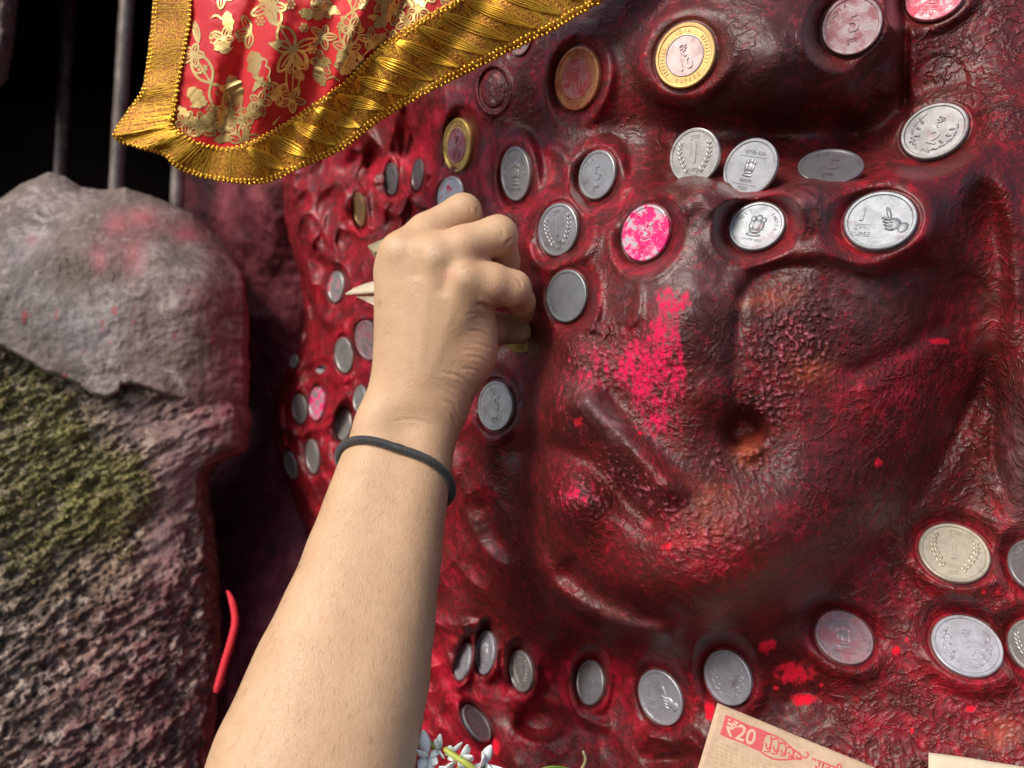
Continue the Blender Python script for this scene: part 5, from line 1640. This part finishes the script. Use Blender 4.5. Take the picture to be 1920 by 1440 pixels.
# leaf-like sprays of heavier twisted thread on the long slanting side
mb = MB()
for p in np.arange(seglen[int(12.3 / 22 * (NS - 1))], tot, 52):
    for k in range(6):
        off = (k - 2.5) * 5.2 + rng.normal(0, 0.8)
        t = np.linspace(0.90, 0.14, 12)
        sp = p - 30 + 62 * (1 - t) ** 1.0 + off * np.sin(np.pi * np.clip((1 - t) * 1.1, 0, 1))
        mb.tube(rib(s_at(sp), t, 0.95 + 0.15 * (k % 3)), 0.00032, 5, False)
    for k in range(3):
        t = np.linspace(0.88, 0.12, 10)
        sp = p + 26 - 40 * (1 - t) + (k - 1) * 4 * np.sin(np.pi * (1 - t))
        mb.tube(rib(s_at(sp), t, 0.6), 0.00024, 5, False)
sp_ = under(obj('thread_sprays', mb.mesh('thread_sprays', True, None), m_gold), cl); sp_['kind'] = 'stuff'
mb = MB()
ico = bmesh.new(); bmesh.ops.create_icosphere(ico, subdivisions=1, radius=1.0)
iv = np.array([v.co[:] for v in ico.verts]); ifc = [tuple(v.index for v in f.verts) for f in ico.faces]; ico.free()
for t_edge, step in ((0.015, 8.5), (0.085, 8.5), (0.985, 9.0), (0.93, 9.0)):
    ln = np.linalg.norm(np.diff(co_ if t_edge < 0.5 else ci_, axis=0), axis=1); cum = np.r_[0, np.cumsum(ln)]
    for p in np.arange(3, cum[-1], step):
        s0 = np.interp(p + rng.uniform(-1, 1), cum, np.linspace(0, 1, NS))
        c0 = rib(s0, t_edge + rng.normal(0, 0.008), 0.55); c1_ = rib(min(s0 + 0.002, 1), t_edge, 0.55); c2_ = rib(s0, t_edge + 0.05, 0.55)
        u = c1_ - c0; u /= np.linalg.norm(u) + 1e-12; w = c2_ - c0; w -= u * (w @ u); w /= np.linalg.norm(w) + 1e-12; nrm = np.cross(u, w)
        a_, b_, e_ = rng.uniform(0.55, 0.8), rng.uniform(0.95, 1.35), 0.55
        tilt = rng.normal(0, 0.3)
        u2 = u * math.cos(tilt) + w * math.sin(tilt); w2 = -u * math.sin(tilt) + w * math.cos(tilt)
        mb.add(c0 + 0.001 * (iv[:, :1] * a_ * u2 + iv[:, 1:2] * b_ * w2 + iv[:, 2:] * e_ * nrm), ifc)
bd = under(obj('edge_picots', mb.mesh('edge_picots', True, None), m_gold), cl); bd['kind'] = 'stuff'

# ------------------------------------------------------------------ banknotes
def paper_mat(name, c1, c2):
    m, nt, bs = material(name)
    co = coords(nt); q1 = noise(nt, co, 60, 5, 0.6); q2 = noise(nt, co, 500, 4, 0.6)
    L(nt, mix(nt, ramp(nt, math_node(nt, 'ADD', math_node(nt, 'MULTIPLY', q1, 0.6), math_node(nt, 'MULTIPLY', q2, 0.4)), [(0.35, 0.0), (0.65, 1.0)]), c1, c2), bs.inputs['Base Color'])
    bs.inputs['Roughness'].default_value = 0.75
    L(nt, bump(nt, q2, 0.3, 0.0005), bs.inputs['Normal'])
    return m
m_note = paper_mat('note_paper', (0.46, 0.30, 0.19), (0.64, 0.47, 0.32))
m_note2 = paper_mat('second_note_paper', (0.52, 0.43, 0.30), (0.64, 0.55, 0.40))


def ink(name, col):
    m, nt, bs = material(name)
    co = coords(nt); q = noise(nt, co, 600, 4, 0.6)
    L(nt, mix(nt, q, col, tuple(min(1, x * 1.3 + 0.08) for x in col)), bs.inputs['Base Color']); bs.inputs['Roughness'].default_value = 0.8
    return m
m_ink = ink('red_ink', (0.50, 0.055, 0.060)); m_pale = ink('pale_ink', (0.56, 0.36, 0.25)); m_ochre = ink('ochre_ink', (0.52, 0.40, 0.20)); m_lilac = ink('lilac_ink', (0.42, 0.33, 0.48))


class Note:
    def __init__(self, c, u_end, v_end, W, H, bend, mat, name, label):
        self.c, self.W, self.H, self.bend = np.array(c), W, H, bend
        self.u = (np.array(u_end) - self.c) / W; self.v = (np.array(v_end) - self.c) / H
        n = np.cross(self.u, self.v); n /= np.linalg.norm(n)
        self.n = n if n[1] < 0 else -n
        uu, vv = np.meshgrid(np.linspace(0, W, 60), np.linspace(0, H, 30), indexing='ij')
        self.root = obj(name, mesh_from(name, self.p(uu, vv, 0).reshape(-1, 3), grid_faces(60, 30)), mat)
        s_ = self.root.modifiers.new('thick', 'SOLIDIFY'); s_.thickness = 0.00012; s_.offset = 0
        tag(self.root, label, 'banknote', 'banknotes tucked at the foot of the idol')

    def p(self, u, v, lift):
        u = np.asarray(u, float)[..., None]; v = np.asarray(v, float)[..., None]
        h = self.bend * np.sin(u / self.W * 5 + v / self.H * 1.2) + 0.5 * np.sin(u / 9 + v / 14)
        return (self.c + self.u * u + self.v * v + self.n * (h + lift)) * 0.001

    def flat(self, mb, name, mat, lift=0.11):
        v = np.vstack(mb.v)
        me = mesh_from(name, self.p(v[:, 0], v[:, 1], lift), mb.f)
        obj(name, me, mat, self.root)


def note_text(mb, body, u, v, size, sx=1.0, bold=0.0):
    """text printed on a note, left end at u, baseline centre at v (v runs down)"""
    tv, tf = text_shape(body, 0.0, 0.0, bold)
    if len(tv):
        x = tv[:, 0] - tv[:, 0].min()
        mb.add(np.c_[u + x * size * sx, v - tv[:, 1] * size, 0 * x], tf)
    return mb


def poly2d(mb, pts):
    pts = np.array(pts, float); c = pts.mean(0)
    n = len(pts)
    return mb.add(np.c_[np.vstack([pts, c]), np.zeros(n + 1)], [(i, (i + 1) % n, n) for i in range(n)])


n20 = Note(J(1345, 1318, 343), J(1933, 1561, 326), J(1262, 1590, 322), 147, 63, 0.9, m_note, 'banknote', 'cream twenty rupee note with red print, its corner below the lilac grey coin')
mb = MB(); bu, bv = np.meshgrid(np.linspace(0, 1, 30), np.linspace(0, 1, 14), indexing='ij')
mb.add(np.c_[(5.0 + bu * 19.6 + 0.5 * np.cos(bv * np.pi * 2) * (bu > 0.96)).ravel(), (3.6 + bv * 8.8 + 0.35 * np.sin(bu * 9) * (bv - 0.5)).ravel(), np.zeros(420)], grid_faces(30, 14).tolist())
n20.flat(mb, 'print_block', m_ink)
mb = MB(); note_text(mb, '₹20', 6.6, 8.0, 9.4, 1.0, 0.015); n20.flat(mb, 'value_numerals', m_pale, 0.16)
mb = MB()
def note_line(mb, pts, w, n=14):
    c = curve_pts(pts, n); t = np.gradient(c, axis=0); t /= np.linalg.norm(t, axis=1)[:, None] + 1e-9
    nn = np.stack([-t[:, 1], t[:, 0]], 1); ww = (np.broadcast_to(np.asarray(w, float), (n,)) / 2)[:, None]
    mb.add(np.c_[np.vstack([c + nn * ww, c - nn * ww]), np.zeros(2 * n)], [(i, i + 1, n + i + 1, n + i) for i in range(n - 1)])
for k in range(5):
    x0 = 25 + k * 3.6; r0 = 3.9 - 0.6 * k
    note_line(mb, [(x0, 8 + r0), (x0 - 0.4, 8 - r0 * 0.6), (x0 + 2.0, 8 - r0), (x0 + 3.4, 8), (x0 + 2.2, 8 + r0 * 0.6), (x0 + 1.0, 8)], 0.75, 18)
    note_line(mb, [(x0 + 1, 8 + r0), (x0 + 3, 8 + r0 * 0.8), (x0 + 4, 8 + r0 * 0.2)], 0.55)
note_line(mb, [(24.5, 3.8), (32, 4.0), (39, 6.2), (44, 7.6), (45.6, 5.8), (44.2, 4.8)], 0.7, 20); note_line(mb, [(24.5, 12.4), (31, 13.2), (37, 11.2), (42, 8.6)], 0.7, 16)
n20.flat(mb, 'ornament', m_ink, 0.13)
mb = MB(); note_text(mb, 'भारतीय', 47.5, 7.4, 6.6, 1.0, 0.02); n20.flat(mb, 'hindi_line', m_ink, 0.13)
mb = MB(); note_text(mb, 'RESERVE BANK OF INDIA', 47.5, 14.4, 5.0, 0.8, 0.01); n20.flat(mb, 'english_line', m_ink, 0.13)
mb = MB()
for k in range(9):
    note_line(mb, [(8 + 2.6 * k, 18 + 0.6 * math.sin(k)), (9.6 + 2.6 * k, 20), (8.6 + 2.6 * k, 23)], 0.35)
for k in range(6):
    note_line(mb, [(26 + 2 * k, 30), (31 + k, 17 + k), (40 + k, 19)], 0.28)
for k in range(26):
    note_line(mb, [(6 + 5 * k, 15 + 2 * math.sin(k)), (9 + 5 * k, 30 + 4 * math.sin(2 * k)), (4 + 5 * k, 46), (9 + 5 * k, 58)], 0.30, 24)
    note_line(mb, [(4, 15 + 1.7 * k), (40, 14 + 1.7 * k + 2 * math.sin(k)), (90, 16 + 1.7 * k), (140, 15 + 1.7 * k)], 0.22, 40)
n20.flat(mb, 'guilloche', m_ochre, 0.10)
n10 = Note(J(1741, 1411, 330), J(2330, 1500, 300), J(1735, 1690, 300), 137, 63, 0.7, m_note2, 'banknote', 'plain corner of a second banknote cut off at lower right')
mb = MB(); note_text(mb, 'भारतीय', 8.0, 7.0, 4.6, 1.0, 0.01); n10.flat(mb, 'hindi_line', m_lilac, 0.13)

# folded paper notes tucked behind the hand
def slip(name, facets, mat, label):
    """a folded paper: its flat panels between the folds, each with real thickness"""
    root = bpy.data.objects.new(name, None); C.objects.link(root)
    root.location = tuple(at(*facets[0][1][0])); bpy.context.view_layer.update()
    for part, pts in facets:
        v = np.array([at(*q) for q in pts])
        me = mesh_from(part, v, [tuple(range(len(v)))], False)
        o = under(obj(part, me, mat), root)
        s_ = o.modifiers.new('thick', 'SOLIDIFY'); s_.thickness = 0.0007; s_.offset = 0
    tag(root, label, 'paper', 'folded papers tucked behind the hand')
m_slip = paper_mat('slip_paper', (0.44, 0.34, 0.18), (0.62, 0.50, 0.30)); m_slip2 = paper_mat('pale_slip_paper', (0.62, 0.50, 0.34), (0.80, 0.68, 0.50))
slip('folded_paper', [('upper_panel', [(690, 461, 424), (716, 450, 420), (760, 436, 414), (810, 424, 410), (810, 448, 404), (760, 458, 408), (702, 472, 419)]),
                      ('lower_panel', [(690, 461.5, 424), (702, 472.5, 419), (760, 458.5, 408), (810, 448.5, 404), (810, 478, 414), (760, 486, 418), (727, 491, 422), (704, 484, 424)])],
     m_slip, 'tan folded paper sticking out above the left knuckle')
slip('folded_paper', [('upper_panel', [(648, 551, 438), (664, 541, 435), (684, 533, 431), (706, 527, 428), (760, 516, 422), (760, 548, 416), (706, 546, 422), (668, 549, 430)]),
                      ('lower_panel', [(648, 551.5, 438), (668, 549.5, 430), (706, 546.5, 422), (760, 548.5, 416), (760, 562, 424), (706, 553, 429), (676, 553, 434)]),
                      ('edge_panel', [(668, 556, 432), (700, 556, 425), (760, 566, 415), (760, 592, 416), (704, 573, 426), (684, 563, 430)])],
     m_slip2, 'pale pointed folded paper left of the back of the hand')

# ------------------------------------------------------------------ white blossoms and a leaf at the foot
m_pet, nt, bs = material('white_petal')
co = coords(nt); q = noise(nt, co, 300, 4)
L(nt, mix(nt, q, (0.72, 0.74, 0.72), (0.86, 0.87, 0.88)), bs.inputs['Base Color']); bs.inputs['Roughness'].default_value = 0.45
bs.inputs['Subsurface Weight'].default_value = 0.25; bs.inputs['Subsurface Scale'].default_value = 0.003
m_stem, nt, bs = material('green_stem')
co = coords(nt); q = noise(nt, co, 200, 3)
L(nt, mix(nt, q, (0.26, 0.33, 0.035), (0.48, 0.50, 0.09)), bs.inputs['Base Color']); bs.inputs['Roughness'].default_value = 0.45


def petal_mesh(root, tip, side, width, curl):
    root, tip = np.array(root), np.array(tip)
    n, m = 16, 7
    ax = tip - root; ln = np.linalg.norm(ax); ax = ax / ln
    side = np.array(side, float); side -= ax * (side @ ax); side /= np.linalg.norm(side)
    nrm = np.cross(ax, side)
    if nrm[1] > 0: nrm = -nrm
    t = np.linspace(0, 1, n); w = width * np.sin(np.pi * (0.05 + 0.91 * t) ** 0.95) ** 0.85
    V = []
    for i in range(n):
        for j in range(m):
            s = (j / (m - 1) - 0.5) * 2
            V.append(root + ax * ln * t[i] + side * s * w[i] + nrm * (curl * math.sin(math.pi * t[i]) - 0.55 * w[i] * s * s + curl * 0.8 * t[i] ** 3))
    return np.array(V) * 0.001, grid_faces(n, m)


FLOWERS = [  # centre px, py, depth, petals (tip px, py, width mm), stem end
    ((800, 1420, 304), [(792, 1366, 2.6), (782, 1400, 2.6), (822, 1432, 2.3), (782, 1446, 2.6), (810, 1462, 2.4)], (812, 1470), 'white blossom against the forearm outline with one petal pointing up'),
    ((822, 1408, 308), [(828, 1372, 1.7), (818, 1384, 1.6), (836, 1420, 1.8), (806, 1424, 1.8)], (806, 1392), 'small white blossom with a thin bent petal behind the leftmost flower'),
    ((846, 1412, 306), [(846, 1392, 2.0), (866, 1388, 1.5), (836, 1404, 1.8), (850, 1430, 2.0)], (835, 1405), 'white bud pair beside the green stalk'),
    ((870, 1424, 302), [(874, 1392, 2.2), (888, 1412, 2.2), (858, 1440, 2.8), (884, 1448, 2.8), (866, 1410, 2.0)], (850, 1452), 'broad white blossom in the middle of the cluster'),
    ((905, 1432, 300), [(924, 1394, 2.2), (902, 1418, 3.0), (948, 1436, 1.6), (928, 1450, 2.6), (884, 1440, 2.6)], (896, 1470), 'white blossom at the right end of the cluster with a drooping petal'),
    ((842, 1440, 296), [(826, 1430, 2.4), (846, 1426, 2.6), (862, 1446, 2.6), (830, 1456, 2.4)], (850, 1480), 'lowest white blossom cut by the bottom edge'),
]
for (cx0, cy0, cd0), pets, st_end, lab in FLOWERS:
    fr = bpy.data.objects.new('white_flower', None); C.objects.link(fr)
    c0 = J(cx0, cy0, cd0); fr.location = tuple(c0 * 0.001); bpy.context.view_layer.update()
    tag(fr, lab, 'flower', 'white blossoms at the foot of the idol')
    for k, (tx_, ty_, w_) in enumerate(pets):
        tip = J(tx_, ty_, cd0 - 4 - 3 * (k % 2)); w_ = w_ * 0.85
        v_, f__ = petal_mesh(c0, tip, np.cross(tip - c0, np.array([0.15, 1.0, 0.1])) / 10 + rng.normal(0, 0.35, 3), w_ * 1.1, rng.uniform(0.8, 2.2))
        pe = obj('petal', mesh_from('petal', v_, f__), m_pet); under(pe, fr)
        s_ = pe.modifiers.new('thick', 'SOLIDIFY'); s_.thickness = 0.00035
    mb = MB(); mb.tube(curve_pts([c0, (c0 + J(st_end[0], st_end[1], cd0 - 1)) / 2 + np.array([0.6, -0.8, 0]), J(st_end[0], st_end[1], cd0 - 3)], 10) * 0.001, np.linspace(0.9, 1.1, 10) * 0.001, 8)
    under(obj('stem', mb.mesh('stem', True, None), m_stem), fr)
# the stalk lying across the blossoms
mb = MB(); sp0 = curve_pts([J(833, 1404, 296), J(850, 1416, 294), J(872, 1430, 292), J(892, 1446, 292), J(906, 1462, 292)], 20)
mb.tube(sp0 * 0.001, np.interp(np.linspace(0, 1, 20), [0, 0.08, 0.5, 1], [0.7, 1.15, 1.2, 1.3]) * 0.001, 10)
tag(obj('flower_stalk', mb.mesh('flower_stalk', True, None), m_stem), 'yellow green stalk lying across the white blossoms', 'stalk')

m_leaf, nt, bs = material('green_leaf')
co = coords(nt); q = noise(nt, co, 130, 4)
L(nt, mix(nt, q, (0.07, 0.14, 0.012), (0.20, 0.30, 0.035)), bs.inputs['Base Color']); bs.inputs['Roughness'].default_value = 0.38
lu, lv = np.meshgrid(np.linspace(0, 1, 30), np.linspace(-1, 1, 15), indexing='ij')
la = J(985, 1478, 342); lb = J(1090, 1452, 336)
lw = 9.0 * np.sin(np.pi * np.clip(0.04 + 0.94 * lu, 0, 1)) ** 0.8
lax = (lb - la); lside = np.array([0.1, -0.25, 1.0]); lside -= lax * (lside @ lax) / (lax @ lax); lside /= np.linalg.norm(lside); lnr = np.cross(lax / np.linalg.norm(lax), lside)
lp = la + lax * lu[..., None] + lside * (lw * lv)[..., None] + lnr * (1.6 * lv ** 2 + 1.0 * np.sin(lu * 4))[..., None]
lf = obj('green_leaf', mesh_from('green_leaf', lp.reshape(-1, 3) * 0.001, grid_faces(30, 15)), m_leaf)
s_ = lf.modifiers.new('thick', 'SOLIDIFY'); s_.thickness = 0.0004
tag(lf, 'rounded green leaf with a dry curled tip at the bottom edge', 'leaf')
mb = MB(); mb.tube(curve_pts([lb + np.array([-2, -0.5, 0]), J(1092, 1440, 335), J(1098, 1424, 334), J(1093, 1408, 334)], 14) * 0.001, np.linspace(0.9, 0.55, 14) * 0.001, 7)
m_dry, nt, bs = material('dry_tip'); bs.inputs['Base Color'].default_value = (0.33, 0.27, 0.14, 1); bs.inputs['Roughness'].default_value = 0.7
obj('leaf_tip', mb.mesh('leaf_tip', True, None), m_dry, lf)
